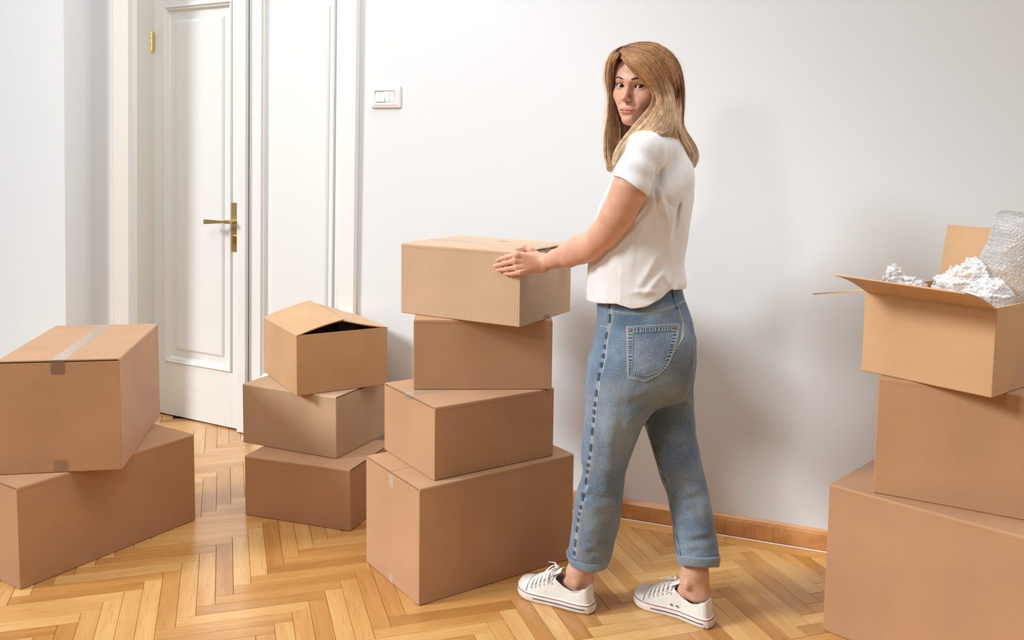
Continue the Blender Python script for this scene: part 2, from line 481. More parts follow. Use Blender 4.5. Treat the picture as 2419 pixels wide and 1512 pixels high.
# handle plate, lever, cylinder
hs = s_of(556, .004)
zc = zdoor(554, 523, .01)
mb = MB(); hp0, hp1 = zdoor(554, 594, .004), zdoor(554, 478, .004)
dbox(mb, s_of(547, .004), s_of(566, .004), 0, .006, hp0, hp1)
plate = fin1(mb.build('handle_plate', M['brass'], door_left, bevel=.0015))
def sub(o, par):
    o.matrix_parent_inverse = (par.matrix_parent_inverse.inverted() if False else Matrix.Identity(4)); return o
mb = MB()
hc = s_of(553, .02)
mb.tube([dpt(hc, .004, zc), dpt(hc, .05, zc)], .0085, 14)
mb.extrude([(.042, -.010), (.056, -.010), (.056, .007), (.042, .007)], dpt(hc + .008, 0, zc + .001), dpt(hc - .03, 0, zc + .001), DN)
v0 = len(mb.v)
mb.extrude([(.044, -.007), (.054, -.007), (.054, .005), (.044, .005)], dpt(hc - .03, 0, zc), dpt(hc - .165, 0, zc - .004), DN)
for k in range(v0 + 4, v0 + 8):   # the lever widens towards its tip
    p = mb.v[k]; dz = p[2] - (zc - .004)
    mb.v[k] = (p[0], p[1], zc - .004 + dz * 2.0)
fin1(mb.build('lever_handle', M['brass'], door_left, bevel=.001))
mb = MB(); zk0, zk1 = zdoor(556, 577, .008), zdoor(556, 556, .008)
dbox(mb, s_of(552, .008), s_of(562, .008), .004, .016, zk0, zk1)
fin1(mb.build('lock_cylinder', M['gold'], door_left, bevel=.002))
# hinge: knuckles on a pin between jamb and leaf
mb = MB(); zh0, zh1 = zdoor(360, 122, .01), zdoor(360, 76, .01)
n = 3
for k in range(n):
    a = zh0 + (zh1 - zh0) * (k + .06) / n; b_ = zh0 + (zh1 - zh0) * (k + .94) / n
    mb.tube([dpt(.015, .020, a), dpt(.015, .020, b_)], .0085, 14)
mb.tube([dpt(.015, .020, zh0 - .008), dpt(.015, .020, zh0), dpt(.015, .020, zh1), dpt(.015, .020, zh1 + .008)], [.002, .006, .006, .002], 12)
dbox(mb, -.006, .012, .0, .003, zh0, zh1)
fin1(mb.build('hinge', M['gold'], door_left, smooth=False))
# jamb reveal and casing
def vslab(name, p0, p1, t, z0, z1, mat):
    """vertical slab between ground points, thickness t to the left of p0->p1"""
    p0, p1 = np.array(p0), np.array(p1)
    d = (p1 - p0); d /= np.linalg.norm(d); n = np.array([-d[1], d[0], 0])
    mb = MB(); mb.extrude([(0, z0), (t, z0), (t, z1), (0, z1)], p0, p1, n)
    o = mb.build(name, mat); props(o, kind='structure'); return o
cas_l = on_door(303, REC); jamb_b = on_door(360, -.002)
vslab('trim_1', cas_l, jamb_b - DN * .05, .08, 0, CEIL, M['jamb_paint'])
# left casing: flat board then stepped moulding towards the opening
def casing(name, u_in, u_out, sign):
    a = on_door(u_in, REC)
    w = abs(float((on_door(u_out, REC) - a) @ DD))
    prof = [(0, -.05), (0, -.010), (.005, .0), (.011, .002), (.015, -.009), (.019, -.009), (.022, .0), (.028, .003), (.032, -.008), (.036, -.008), (.039, .001), (.046, .003), (.050, -.006), (w - .002, -.006), (w, -.012), (w, -.05)]
    mb = MB()
    ex = DD * sign
    pts = [(a_, b_) for a_, b_ in prof]
    v = [a + ex * s_ + DN * o_ for s_, o_ in pts]
    n = len(v)
    mb.add([(p[0], p[1], 0) for p in v] + [(p[0], p[1], CEIL) for p in v],
           [(i, (i + 1) % n, (i + 1) % n + n, i + n) for i in range(n)] + [tuple(range(n))[::-1], tuple(range(n, 2 * n))])
    o = mb.build(name, M['paint']); props(o, kind='structure'); return o
casing('trim_2', 303, 266, -1)
# right casing: its outer edge stands proud of the back wall
cr_in, cr_out = on_door(800, .188), on_door(837, .188)
mb = MB()
w = float((cr_out - cr_in) @ DD)
DEEP = .13
prof = [(0, -DEEP), (0, -.002), (.003, 0), (w - .004, 0), (w, -.004), (w + .001, -.016), (w - .002, -.018), (w - .001, -.024), (w + .004, -.03), (w + .004, -.12), (w, -.12 - .01)]
v = [cr_in + DD * a + DN * b_ for a, b_ in prof]; n = len(v)
mb.add([(p[0], p[1], 0) for p in v] + [(p[0], p[1], CEIL) for p in v],
       [(i, (i + 1) % n, (i + 1) % n + n, i + n) for i in range(n)] + [tuple(range(n))[::-1], tuple(range(n, 2 * n))])
o = mb.build('trim_3', M['paint']); props(o, kind='structure')
# head of the reveal and wall above the door
mb = MB(); dbox(mb, s_of(266, REC) , s_of(851, .1), -.2, REC - .02, DOOR_TOP + .01, CEIL)
o = mb.build('trim_4', M['paint']); props(o, kind='structure')
mb = MB(); dbox(mb, s_of(340), s_of(840), -.12, -.05, 0, CEIL)
o = mb.build('trim_5', M['jamb_paint']); props(o, kind='structure')
# wall left of the door and the projecting pier
wl_r, wl_l = on_door(267, REC - .012), on_door(216, REC - .012)
o = wall_slab('wall_left', wl_l - DD * .02, wl_r, DN, 0, CEIL, M['wall'])
d1 = DN.copy()
q154 = ray(154, 560)
# corner of the pier: straight out from wl_l until it meets column 154
A = np.array([[d1[0], -q154[0]], [d1[1], -q154[1]]]); bb = -np.array([wl_l[0], wl_l[1]])
t_, r_ = np.linalg.solve(A, bb)
pier = wl_l + d1 * t_
print('pier depth', t_)
mb = MB()
p2 = pier - DD * 2.2
v = [wl_l - d1 * .1, pier, p2, p2 - d1 * (t_ + .1)]
mb.add([(p[0], p[1], 0) for p in v] + [(p[0], p[1], CEIL) for p in v], [(0, 1, 5, 4), (1, 2, 6, 5), (2, 3, 7, 6), (3, 0, 4, 7), (3, 2, 1, 0), (4, 5, 6, 7)])
o = mb.build('wall_pier', M['wall']); o.name = 'wall_front_left'; props(o, kind='structure')

mb = MB(); mb.box(-3.0, 4.5, -.6, 6, CEIL, CEIL + .1)
o = mb.build('ceiling', M['ceiling']); props(o, kind='structure')

# ------------------------------------------------------------------ light switch
def wpt(s, off, z, c0): 
    q = c0 + WD * s + WN * off; return np.array([q[0], q[1], z])
sw_tl, sw_br = on_line(877.6, 203.2, WY, WS), on_line(947, 255, WY, WS)
sw_tr, sw_bl = on_line(946.4, 204.6, WY, WS), on_line(878.6, 255.2, WY, WS)
sc0 = (sw_tl + sw_br) / 2; swid = float((sw_br - sw_tl) @ WD); shei = float(sw_tl[2] - sw_bl[2])
zc_ = sc0[2]; sc0[2] = 0
sw = empty('light_switch', tuple(wpt(0, 0, zc_, sc0)), math.atan2(WD[1], WD[0]), 'white plastic light switch plate on the wall right of the door', 'switch')
Hx, Hz = swid / 2, shei / 2
def rrect(hx, hz, r, n=5):
    pts = []
    for cx, cz, a0 in ((hx - r, hz - r, 0), (-hx + r, hz - r, 90), (-hx + r, -hz + r, 180), (hx - r, -hz + r, 270)):
        for k in range(n + 1):
            a = math.radians(a0 + 90 * k / n); pts.append((cx + r * math.cos(a), cz + r * math.sin(a)))
    return pts
def ring_stack(mb, rings, cap0=True, cap1=True):
    n = len(rings[0]); v = [p for r in rings for p in r]
    f = [(i * n + k, i * n + (k + 1) % n, (i + 1) * n + (k + 1) % n, (i + 1) * n + k) for i in range(len(rings) - 1) for k in range(n)]
    if cap0: f.append(tuple(range(n))[::-1])
    if cap1: f.append(tuple(range((len(rings) - 1) * n, len(rings) * n)))
    mb.add(v, f)
ih, iz = Hx * .66, Hz * .50
mb = MB()
rings = []
for hx, hz, r, o_ in ((Hx, Hz, .005, 0), (Hx, Hz, .005, -.004), (Hx * .975, Hz * .97, .006, -.0075), (Hx * .80, Hz * .68, .004, -.0115), (ih + .003, iz + .003, .003, -.0115), (ih, iz, .002, -.009), (ih, iz, .002, -.004)):
    rings.append([(a, o_, b_) for a, b_ in rrect(hx, hz, r)])
ring_stack(mb, rings, True, True)
pl = mb.build('switch_plate', M['plastic'], sw, smooth=False)
for p in pl.data.polygons: p.use_smooth = False
rw = 2 * ih / 4
for k in range(4):
    mb = MB(); x0 = -ih + k * rw + .0006; x1 = x0 + rw - .0012
    tilt = (.0030, -.0016, .0028, .0028)[k] if k != 1 else .0030
    tilt = (.003, .003, -.0012, -.0012)[k]
    mb.add([(x0, -.004, -iz + .001), (x1, -.004, -iz + .001), (x1, -.004, iz - .001), (x0, -.004, iz - .001),
            (x0, -.0105 - tilt, -iz + .0016), (x1, -.0105 - tilt, -iz + .0016), (x1, -.0105 + tilt, iz - .0016), (x0, -.0105 + tilt, iz - .0016)],
           [(0, 3, 2, 1), (4, 5, 6, 7), (0, 1, 5, 4), (2, 3, 7, 6), (1, 2, 6, 5), (3, 0, 4, 7)])
    mb.build('rocker', M['plastic'], sw, bevel=.0006)

# the old door surround leans a little in its own plane
_S0, _S1 = s_of(154), s_of(851, .1)
def lean(o):
    if o.type != 'MESH': return
    me = o.data
    co = np.empty(len(me.vertices) * 3, np.float32); me.vertices.foreach_get('co', co); co = co.reshape(-1, 3)
    mw = np.array(o.matrix_basis); off = np.zeros(3)
    w = co
    s = (w - HINGE) @ DD
    k = np.interp(s, [_S0, s_of(303, REC), 0, s_of(580), _S1], [.042, .034, .027, .020, .0175])
    co = w + DD * (k * (w[:, 2] - Z560))[:, None]
    me.vertices.foreach_set('co', co.astype(np.float32).ravel()); me.update()
Z560 = zdoor(470, 560)
for o in list(door_left.children) + list(door_right.children) + [o for o in bpy.data.objects if o.name.startswith('trim_') or o.name in ('wall_left', 'wall_front_left')]:
    lean(o)
# ------------------------------------------------------------------ cardboard boxes
def uv_mesh(me, fn):
    uvl = me.uv_layers.new(name='UVMap')
    for p in me.polygons:
        n = p.normal
        for li in p.loop_indices:
            co = me.vertices[me.loops[li].vertex_index].co
            uvl.data[li].uv = fn(co, n)
def box_uv(co, n):
    ax, ay, az = abs(n.x), abs(n.y), abs(n.z)
    if az > .7: return (co.x + .37, co.y)
    if ax > ay: return (co.y + 1.3, co.z)
    return (co.x, co.z)
def cb(mb, name, mat, parent, bevel=0, smooth=False):
    me = mb.mesh(name)
    uv_mesh(me, box_uv)
    o = link(name, me, mat, parent, False)
    if bevel:
        m = o.modifiers.new('bevel', 'BEVEL'); m.width = bevel; m.segments = 2; m.limit_method = 'ANGLE'; m.angle_limit = math.radians(40)
    return o
T = .005
def rr_ring(d, w, i, r, z, n=3):
    """rounded rectangle ring, inset i"""
    pts = []
    for cx, cy, a0 in ((d - i - r, w - i - r, 0), (i + r, w - i - r, 90), (i + r, i + r, 180), (d - i - r, i + r, 270)):
        for k in range(n + 1):
            a = math.radians(a0 + 90 * k / n); pts.append((cx + r * math.cos(a), cy + r * math.sin(a), z))
    return pts
def carton(pose, z0, label, mat, seam, short_gap=.0022, tape=True, tape_lo=False, open_top=False, group=None, tape_w=.026, hang=.045, lo_h=.042, top_tape=True, name='cardboard_box'):
    """pose: nearest bottom corner x, y, yaw, w (y side), d (x side), h in measured units.
    Returns root, dimensions. seam = 'x' | 'y': direction of the top joint."""
    nx, ny, yaw, w, d, h = pose
    nx, ny, w, d, h = nx * K, ny * K, w * K, d * K, h * K
    root = empty(name, (nx, ny, z0), yaw, label, 'box', group)
    htop = h - (.0 if open_top else .0)
    wall_h = h if open_top else h - .0078
    # body: outer skin, inner skin, floor; walls lightly rounded at the corners
    mb = MB()
    rings = [rr_ring(d, w, 0.0022, .002, 0), rr_ring(d, w, 0, .003, .0025), rr_ring(d, w, 0, .003, wall_h * .5), rr_ring(d, w, 0, .003, wall_h), rr_ring(d, w, T, .001, wall_h), rr_ring(d, w, T, .001, .008)]
    ring_stack(mb, rings, True, True)
    body = cb(mb, 'box_body', mat, root)
    if open_top: return root, (d, w, h), mat
    def flap_poly(a0, a1, b_len, swap):
        """long flap hinged along b; a0 hinge, a1 seam"""
        s = 1 if a1 > a0 else -1
        e = .0018
        prof = [(a0, h - .012), (a0, h - .0045), (a0 + s * .0012, h - .0016), (a0 + s * .0045, h), (a1 - s * .0009, h), (a1 - s * .0009, h - .0042), (a0 + s * .005, h - .0042), (a0 + s * .0045, h - .012)]
        mb = MB()
        if seam == 'x':   # hinge along x
            mb.extrude([(p[0], p[1]) for p in prof], (e, 0, 0), (b_len - e, 0, 0), (0, 1, 0))
        else:
            mb.extrude([(p[0], p[1]) for p in prof], (0, e, 0), (0, b_len - e, 0), (1, 0, 0))
        return mb
    if seam == 'x': spans = ((0, w / 2), (w, w / 2)); bl = d
    else: spans = ((0, d / 2), (d, d / 2)); bl = w
    # the walls under the hinges stop lower so the rolled hinge can sit there
    for me_v in body.data.vertices:
        pass
    for a0, a1 in spans:
        # push hinge a hair outside so it reads as one fold with the wall
        s = 1 if a1 > a0 else -1
        f = flap_poly(a0 - s * .0006, a1, bl, False)
        cb(f, 'flap', mat, root)
    # dust flaps under the long ones, seen as dark stacked edges at the short ends
    mb = MB()
    zi0, zi1 = h - .0128, h - .0088
    if seam == 'x':
        mb.box(T, d * .3, T, w - T, zi0, zi1); mb.box(d * .7, d - T, T, w - T, zi0, zi1)
    else:
        mb.box(T, d - T, T, w * .3, zi0, zi1); mb.box(T, d - T, w * .7, w - T, zi0, zi1)
    cb(mb, 'dust_flap', mat, root)
    if tape:
        mb = MB(); tw = tape_w; e = .00035
        c = (w if seam == 'x' else d) / 2
        path = [(-e * 1.5, h - hang), (-e * 1.5, h - .0105)] if not top_tape else [(-e * 1.5, h - hang), (-e * 1.5, h - .001), (.003, h + e), (bl / 2, h + e), (bl - .003, h + e), (bl + e * 1.5, h - .001), (bl + e * 1.5, h - hang)]
        v = []
        for b_, z in path:
            for s in (-1, 1):
                v.append((b_, c + s * tw, z) if seam == 'x' else (c + s * tw, b_, z))
        f = [(2 * i, 2 * i + 1, 2 * i + 3, 2 * i + 2) for i in range(len(path) - 1)]
        mb.add(v, f)
        cb(mb, 'packing_tape', M['tape'], root)
        if tape_lo:
            mb = MB()
            c0 = -e * 1.5
            q = [(c0, 0.002), (c0, lo_h)]
            v = []
            for b_, z in q:
                for s in (-1, 1): v.append((b_, c + s * tw, z) if seam == 'x' else (c + s * tw, b_, z))
            mb.add(v, [(0, 1, 3, 2)])
            cb(mb, 'packing_tape', M['tape'], root)
    return root, (d, w, h), mat

POSE = {
 'L1': (-1.63524, 2.92223, 1.00796, .40, .710141, .352967), 'L2': (-1.36519, 3.10957, 1.75053, .402679, .661002, .398411),
 'M1': (-.617353, 3.42997, 1.24923, .481402, .38, .24765), 'M2': (-.695249, 3.55362, 1.15205, .474547, .38, .254302),
 'M3': (-.854519, 3.5588, .547836, .460128, .393177, .245814), 'C1': (-.289123, 2.84995, .610499, .39239, .642568, .395875),
 'C2': (-.246804, 2.92211, .590215, .379487, .489182, .25011), 'C3': (.148679, 3.16876, 1.63021, .491339, .38, .252045),
 'C4': (.0299385, 3.01252, 1.04441, .499174, .381254, .256227), 'R1': (1.32047, 2.42257, .802984, .45, .45, .473424),
 'R2': (1.49503, 2.44285, 1.05186, .45, .45, .356193), 'R3': (1.32396, 2.43992, .670113, .389459, .45, .250079)}
def extend(key, extra):
    """move the nearest corner away from the left corner, so the face runs on past the frame"""
    x, y, a, w, d, h = POSE[key]
    x += math.sin(a) * extra; y -= math.cos(a) * extra
    POSE[key] = (x, y, a, w + extra, d, h)
extend('R1', .20); extend('R2', .05)
GAP = .0006
g = 'stacked moving boxes'
zt = {}
def put(key, on, *a, **k):
    z0 = 0.0005 if on is None else zt[on]
    r = carton(POSE[key], z0, *a, **k)
    zt[key] = z0 + r[1][2] + GAP
    return r
put('L1', None, 'long kraft cardboard box on the floor, bottom of the left two-box stack', M['kraft_dim'], 'x', group=g, tape=False)
put('L2', 'L1', 'large kraft cardboard box taped shut along its top, upper box of the left two-box stack', M['kraft_b'], 'x', group=g, tape_lo=True, tape_w=.021)
put('M1', None, 'low kraft cardboard box on the parquet, bottom of the three-box stack before the door', M['kraft_b'], 'y', group=g, tape=False)
put('M2', 'M1', 'kraft cardboard box in the middle of the three-box stack before the door', M['kraft_a'], 'y', group=g, tape=False)
put('C1', None, 'tall large kraft cardboard box on the floor under the stack the woman holds', M['kraft_b'], 'x', group=g, tape_w=.013, tape_lo=True, lo_h=.03, hang=.052, top_tape=False)
put('C2', 'C1', 'kraft cardboard box second from the floor in the stack the woman holds', M['kraft_b'], 'x', group=g, tape_w=.024, hang=.014)
put('C3', 'C2', 'darker facing kraft cardboard box right under the topmost box of the central stack', M['kraft_b'], 'y', group=g, tape=False)
put('C4', 'C3', 'ribbed kraft cardboard box held by the woman, topmost of the central stack', M['kraft_a'], 'y', group=g, tape_w=.020, hang=.012, tape_lo=True, lo_h=.014)
# small inked handling mark printed on the far flap of the top box
_c4 = COL.objects['cardboard_box.007'] if 'cardboard_box.007' in COL.objects else None
if _c4 is not None:
    mb = MB(); _p = on_floor(1186, 570, zt['C4'] - GAP); _q = _p[:2] - np.array([_c4.location.x, _c4.location.y]); _a0 = POSE['C4'][2]
    lx, ly = _q[0] * math.cos(_a0) + _q[1] * math.sin(_a0), -_q[0] * math.sin(_a0) + _q[1] * math.cos(_a0)
    hh = zt['C4'] - GAP - _c4.location.z
    for dx, dy, sx, sy in ((0, .012, .0016, .010), (0, -.004, .004, .004), (.004, -.014, .0012, .004), (-.004, -.014, .0012, .004), (0, -.021, .006, .0012), (0, .000, .0012, .012)):
        mb.box(lx + dx - sx, lx + dx + sx, ly + dy - sy, ly + dy + sy, hh + .0001, hh + .0003)
    mk = mb.build('printed_mark', M['ink'], _c4); props(mk, kind='stuff')
put('R1', None, 'biggest kraft cardboard box on the floor at the right, bottom of its stack', M['kraft_dim'], 'y', group=g, tape_w=.022)
put('R2', 'R1', 'plain kraft cardboard box in the middle of the right stack', M['kraft_dim'], 'y', group=g, tape=False)

# ---- M3: box with its long flaps pushed up into a low roof
root, (d, w, h), mt = carton(POSE['M3'], zt['M2'], 'kraft cardboard box with loosely closed tented flaps, topmost of the stack before the door', M['kraft_c'], 'y', open_top=True, group=g)
rise = .050
def plate(mb, quad, t):
    """thin board from 4 corner points (top side), thickness t downwards along its normal"""
    q = [np.array(p, float) for p in quad]
    n = np.cross(q[1] - q[0], q[3] - q[0]); n /= np.linalg.norm(n)
    if n[2] < 0: n = -n
    v = q + [p - n * t for p in q]
    mb.add(v, [(0, 1, 2, 3), (7, 6, 5, 4), (0, 4, 5, 1), (1, 5, 6, 2), (2, 6, 7, 3), (3, 7, 4, 0)])
def grid_plate(mb, quad, t, nu=8, nv=4, warp=None):
    q = [np.array(p, float) for p in quad]
    n = np.cross(q[1] - q[0], q[3] - q[0]); n /= np.linalg.norm(n)
    if n[2] < 0: n = -n
    top = []
    for j in range(nv + 1):
        for i in range(nu + 1):
            a, b_ = i / nu, j / nv
            p = q[0] * (1 - a) * (1 - b_) + q[1] * a * (1 - b_) + q[2] * a * b_ + q[3] * (1 - a) * b_
            if warp: p = p + n * warp(a, b_)
            top.append(p)
    m = len(top); W_ = nu + 1
    v = top + [p - n * t for p in top]
    f = []
    for j in range(nv):
        for i in range(nu):
            k = j * W_ + i
            f.append((k, k + 1, k + W_ + 1, k + W_)); f.append((m + k, m + k + W_, m + k + W_ + 1, m + k + 1))
    for i in range(nu):
        f.append((i, m + i, m + i + 1, i + 1)); k = nv * W_ + i; f.append((k, k + 1, m + k + 1, m + k))
    for j in range(nv):
        k = j * W_; f.append((k, k + W_, m + k + W_, m + k)); k = j * W_ + nu; f.append((k, m + k, m + k + W_, k + W_))
    mb.add(v, f)
mb = MB(); half = d / 2
grid_plate(mb, [(0, 0, h), (0, w, h), (half + .012, w, h + rise + .006), (half + .004, 0, h + rise - .004)], .004, 10, 5, lambda a, b_: .004 * math.sin(math.pi * b_) - .002 * math.sin(2.2 * math.pi * a) * b_)
cb(mb, 'flap', mt, root)
mb = MB()
grid_plate(mb, [(d, 0, h), (d, w, h), (half + .05, w + .0, h + rise - .012), (half - .0, 0, h + rise - .008)], .004, 10, 5, lambda a, b_: -.003 * math.sin(math.pi * b_))
cb(mb, 'flap', mt, root)
for y0, y1, dz in ((.002, w * .32, -.030), (w - .002, w * .68, -.02)):
    mb = MB(); plate(mb, [(T, y0, h - .001), (d - T, y0, h - .001), (d - T, y1, h + dz), (T, y1, h + dz)], .004)
    cb(mb, 'dust_flap', mt, root)

# ---- R3: open box, flaps spread
root, (d, w, h), mt = carton(POSE['R3'], zt['R2'], 'open kraft cardboard box with spread flaps, topmost of the right stack', M['kraft_c'], 'y', open_top=True, group=g)
R3 = root; R3dim = (d, w, h)
# front flap (hinged on the left-facing wall x = 0), folded outwards and slightly up
fl = .175
mb = MB()
grid_plate(mb, [(0, .004, h), (0, w - .004, h), (-fl * .93, w - .004, h + .058), (-fl * .93, .004, h + .052)], .004, 10, 5, lambda a, b_: .006 * math.sin(math.pi * b_))
cb(mb, 'flap', mt, root)
mb = MB()   # far side flap standing up
grid_plate(mb, [(d, .004, h), (d, w - .004, h), (d + .035, w - .004, h + .165), (d + .035, .004, h + .165)], .004, 6, 4)
cb(mb, 'flap', mt, root)
mb = MB()   # left short flap, folded out almost level
grid_plate(mb, [(.004, w, h), (d - .004, w, h), (d - .004, w + .165, h - .050), (.004, w + .165, h - .030)], .004, 6, 4)
cb(mb, 'flap', mt, root)
mb = MB()   # right short flap hangs down outside the wall
grid_plate(mb, [(.05, -.0005, h), (d - .004, -.0005, h), (d - .004, -.006, h - .17), (.05, -.006, h - .17)], .003, 6, 4)
# ------------------------------------------------------------------ signed-distance modelling for soft bodies
import openvdb as vdb
class Field:
    def __init__(self, lo, hi, h):
        self.lo = np.array(lo, float); self.h = h
        self.n = np.ceil((np.array(hi) - self.lo) / h).astype(int) + 1
        self.d = np.full(tuple(self.n), 0.03, np.float32)
    def window(self, lo, hi):
        a = np.clip(np.floor((np.array(lo) - self.lo) / self.h).astype(int), 0, self.n)
        b = np.clip(np.ceil((np.array(hi) - self.lo) / self.h).astype(int) + 1, 0, self.n)
        if (b <= a).any(): return None
        s = tuple(slice(i, j) for i, j in zip(a, b))
        ax = [self.lo[k] + self.h * np.arange(a[k], b[k], dtype=np.float64) for k in range(3)]
        X = ax[0][:, None, None].astype(np.float32); Y = ax[1][None, :, None].astype(np.float32); Z = ax[2][None, None, :].astype(np.float32)
        return s, X, Y, Z
    def apply(self, fn, lo, hi, k=0.0, mode='add'):
        pad = max(k, .012) + .004
        w = self.window(np.array(lo) - pad, np.array(hi) + pad)
        if w is None: return
        s, X, Y, Z = w
        v = np.broadcast_to(fn(X, Y, Z), self.d[s].shape).astype(np.float32)
        a = self.d[s]
        if mode == 'add':
            r = np.minimum(a, v)
            if k: r = r - np.square(np.maximum(k - np.abs(a - v), 0)) / (4 * k)
        elif mode == 'sub':
            r = np.maximum(a, -v)
            if k: r = r + np.square(np.maximum(k - np.abs(a + v), 0)) / (4 * k)
        elif mode == 'int':
            r = np.maximum(a, v)
        elif mode == 'disp':
            r = a + v
        self.d[s] = r
    def mesh(self):
        g = vdb.FloatGrid(0.03)
        g.copyFromArray(self.d)
        pts, quads = g.convertToQuads(isovalue=0.0)
        return pts.astype(np.float64) * self.h + self.lo, quads[:, ::-1]
def cone(f, a, b, ra, rb, k=0.0, mode='add'):
    """round cone"""
    a, b = np.array(a, float), np.array(b, float)
    ab = b - a; L2 = float(ab @ ab) + 1e-12
    def fn(X, Y, Z):
        px, py, pz = X - a[0], Y - a[1], Z - a[2]
        t = np.clip((px * ab[0] + py * ab[1] + pz * ab[2]) / L2, 0, 1)
        return np.sqrt((px - t * ab[0]) ** 2 + (py - t * ab[1]) ** 2 + (pz - t * ab[2]) ** 2) - (ra + t * (rb - ra))
    r = max(ra, rb)
    f.apply(fn, np.minimum(a, b) - r, np.maximum(a, b) + r, k, mode)
def chain(f, pts, rs, k=0.0, mode='add'):
    for i in range(len(pts) - 1): cone(f, pts[i], pts[i + 1], rs[i], rs[i + 1], k, mode)
def ell(f, c, r, k=0.0, mode='add', R=None):
    c = np.array(c, float); r = np.array(r, float)
    def fn(X, Y, Z):
        p = [X - c[0], Y - c[1], Z - c[2]]
        if R is not None: p = [p[0] * R[0][i] + p[1] * R[1][i] + p[2] * R[2][i] for i in range(3)]
        q0 = np.sqrt((p[0] / r[0]) ** 2 + (p[1] / r[1]) ** 2 + (p[2] / r[2]) ** 2)
        q1 = np.sqrt((p[0] / r[0] ** 2) ** 2 + (p[1] / r[1] ** 2) ** 2 + (p[2] / r[2] ** 2) ** 2) + 1e-9
        return q0 * (q0 - 1) / q1
    m = r if R is None else np.full(3, r.max())
    f.apply(fn, c - m, c + m, k, mode)
_LAT = np.random.default_rng(3).random((32, 32, 32)).astype(np.float32)
def vnoise(X, Y, Z, s, off=0.0):
    """smooth lattice noise 0..1, s = (sx, sy, sz) cells per metre"""
    x, y, z = np.broadcast_arrays(X * s[0] + off, Y * s[1] + off * 1.7, Z * s[2] + off * .6)
    ix, iy, iz = np.floor(x).astype(np.int32), np.floor(y).astype(np.int32), np.floor(z).astype(np.int32)
    fx, fy, fz = x - ix, y - iy, z - iz
    fx, fy, fz = [t * t * (3 - 2 * t) for t in (fx, fy, fz)]
    g = lambda a, b, c: _LAT[(ix + a) % 32, (iy + b) % 32, (iz + c) % 32]
    l = lambda a, b, t: a + (b - a) * t
    return l(l(l(g(0, 0, 0), g(1, 0, 0), fx), l(g(0, 1, 0), g(1, 1, 0), fx), fy), l(l(g(0, 0, 1), g(1, 0, 1), fx), l(g(0, 1, 1), g(1, 1, 1), fx), fy), fz)
def column(rows, n=2.2, extend=.0):
    """upright soft column from photo rows (v, left u, right u, depth of its axis, half thickness)"""
    zs, cx, a, cy, b = [], [], [], [], []
    for v, ul, ur, y, hb in rows:
        l, r = P(ul, v, y), P(ur, v, y)
        zs.append((l[2] + r[2]) / 2); cx.append((l[0] + r[0]) / 2); a.append((r[0] - l[0]) / 2); cy.append(y); b.append(hb)
    o = np.argsort(zs); zs, cx, a, cy, b = [np.array(t)[o] for t in (zs, cx, a, cy, b)]
    def smooth(t, z):
        return np.interp(z, zs, t)
    def fn(X, Y, Z):
        zz = Z.ravel()
        # light smoothing of the piecewise profile
        def I(t):
            return ((smooth(t, zz - .008) + smooth(t, zz) * 2 + smooth(t, zz + .008)) / 4).astype(np.float32).reshape(1, 1, -1)
        CX, A_, CY_, B_ = I(cx), I(a), I(cy), I(b)
        q = (np.abs((X - CX) / A_) ** n + np.abs((Y - CY_) / B_) ** n) ** (1 / n)
        d = (q - 1) * np.minimum(A_, B_)
        dz = np.maximum(zs[0] - Z, Z - zs[-1])
        return np.maximum(d, dz)
    lo = (min(cx - a), min(cy - b), zs[0]); hi = (max(cx + a), max(cy + b), zs[-1])
    return fn, lo, hi

# ------------------------------------------------------------------ pose of the woman, from the photograph
def on_plane(u, v, p0, n, off):
    d = ray(u, v); n = np.array(n, float); n /= np.linalg.norm(n)
    t = ((np.array(p0) - CAM) @ n + off) / (d @ n)
    return CAM + d * t
_x, _y, _a, _w, _d, _h = POSE['C4']
BOX_N = np.array([_x * K, _y * K, 1.0]); BOX_A = np.array([math.cos(_a), math.sin(_a), 0]); BOX_B = np.array([-math.sin(_a), math.cos(_a), 0])
BOX_TOP = zt['C4']
# left arm
ARM = [P(1514, 378, 2.462), P(1488, 442, 2.435), P(1456, 508, 2.455), P(1428, 552, 2.485), P(1401, 577, 2.51),
       P(1374, 586, 2.548), P(1342, 600, 2.61), P(1312, 612, 2.67), P(1287, 620.5, 2.722)]
ARM_R = [.050, .0465, .0425, .040, .0365, .0395, .0335, .0265, .0215]
FING = {}
def fing(name, pts, offs, rs):
    FING[name] = ([on_plane(u, v, BOX_N, -BOX_A, o) for (u, v), o in zip(pts, offs)], rs)
fing('index', [(1222, 601.5), (1197, 608), (1184, 612), (1175.5, 615)], (.0135, .0125, .0095, .0072), (.0092, .0078, .0070, .0060))
fing('middle', [(1218, 616), (1192, 622.5), (1179, 626), (1170, 628)], (.0145, .0125, .0095, .0072), (.0094, .0079, .0070, .0061))
fing('ring', [(1221, 631), (1199, 635.5), (1186, 637), (1177, 637.5)], (.0135, .0120, .0092, .0070), (.0088, .0074, .0067, .0058))
fing('pinky', [(1229, 643), (1211, 647), (1201, 647), (1193, 646.5)], (.0120, .0110, .0085, .0066), (.0086, .0068, .0061, .0053))
WR = ARM[-1]
TH_PTS = [P(1276, 611, 2.735), P(1254, 592, 2.735), P(1238, 584.5, 2.742), P(1222, 588.5, 2.745)]
TH_R = [.0150, .0108, .0090, .0070]

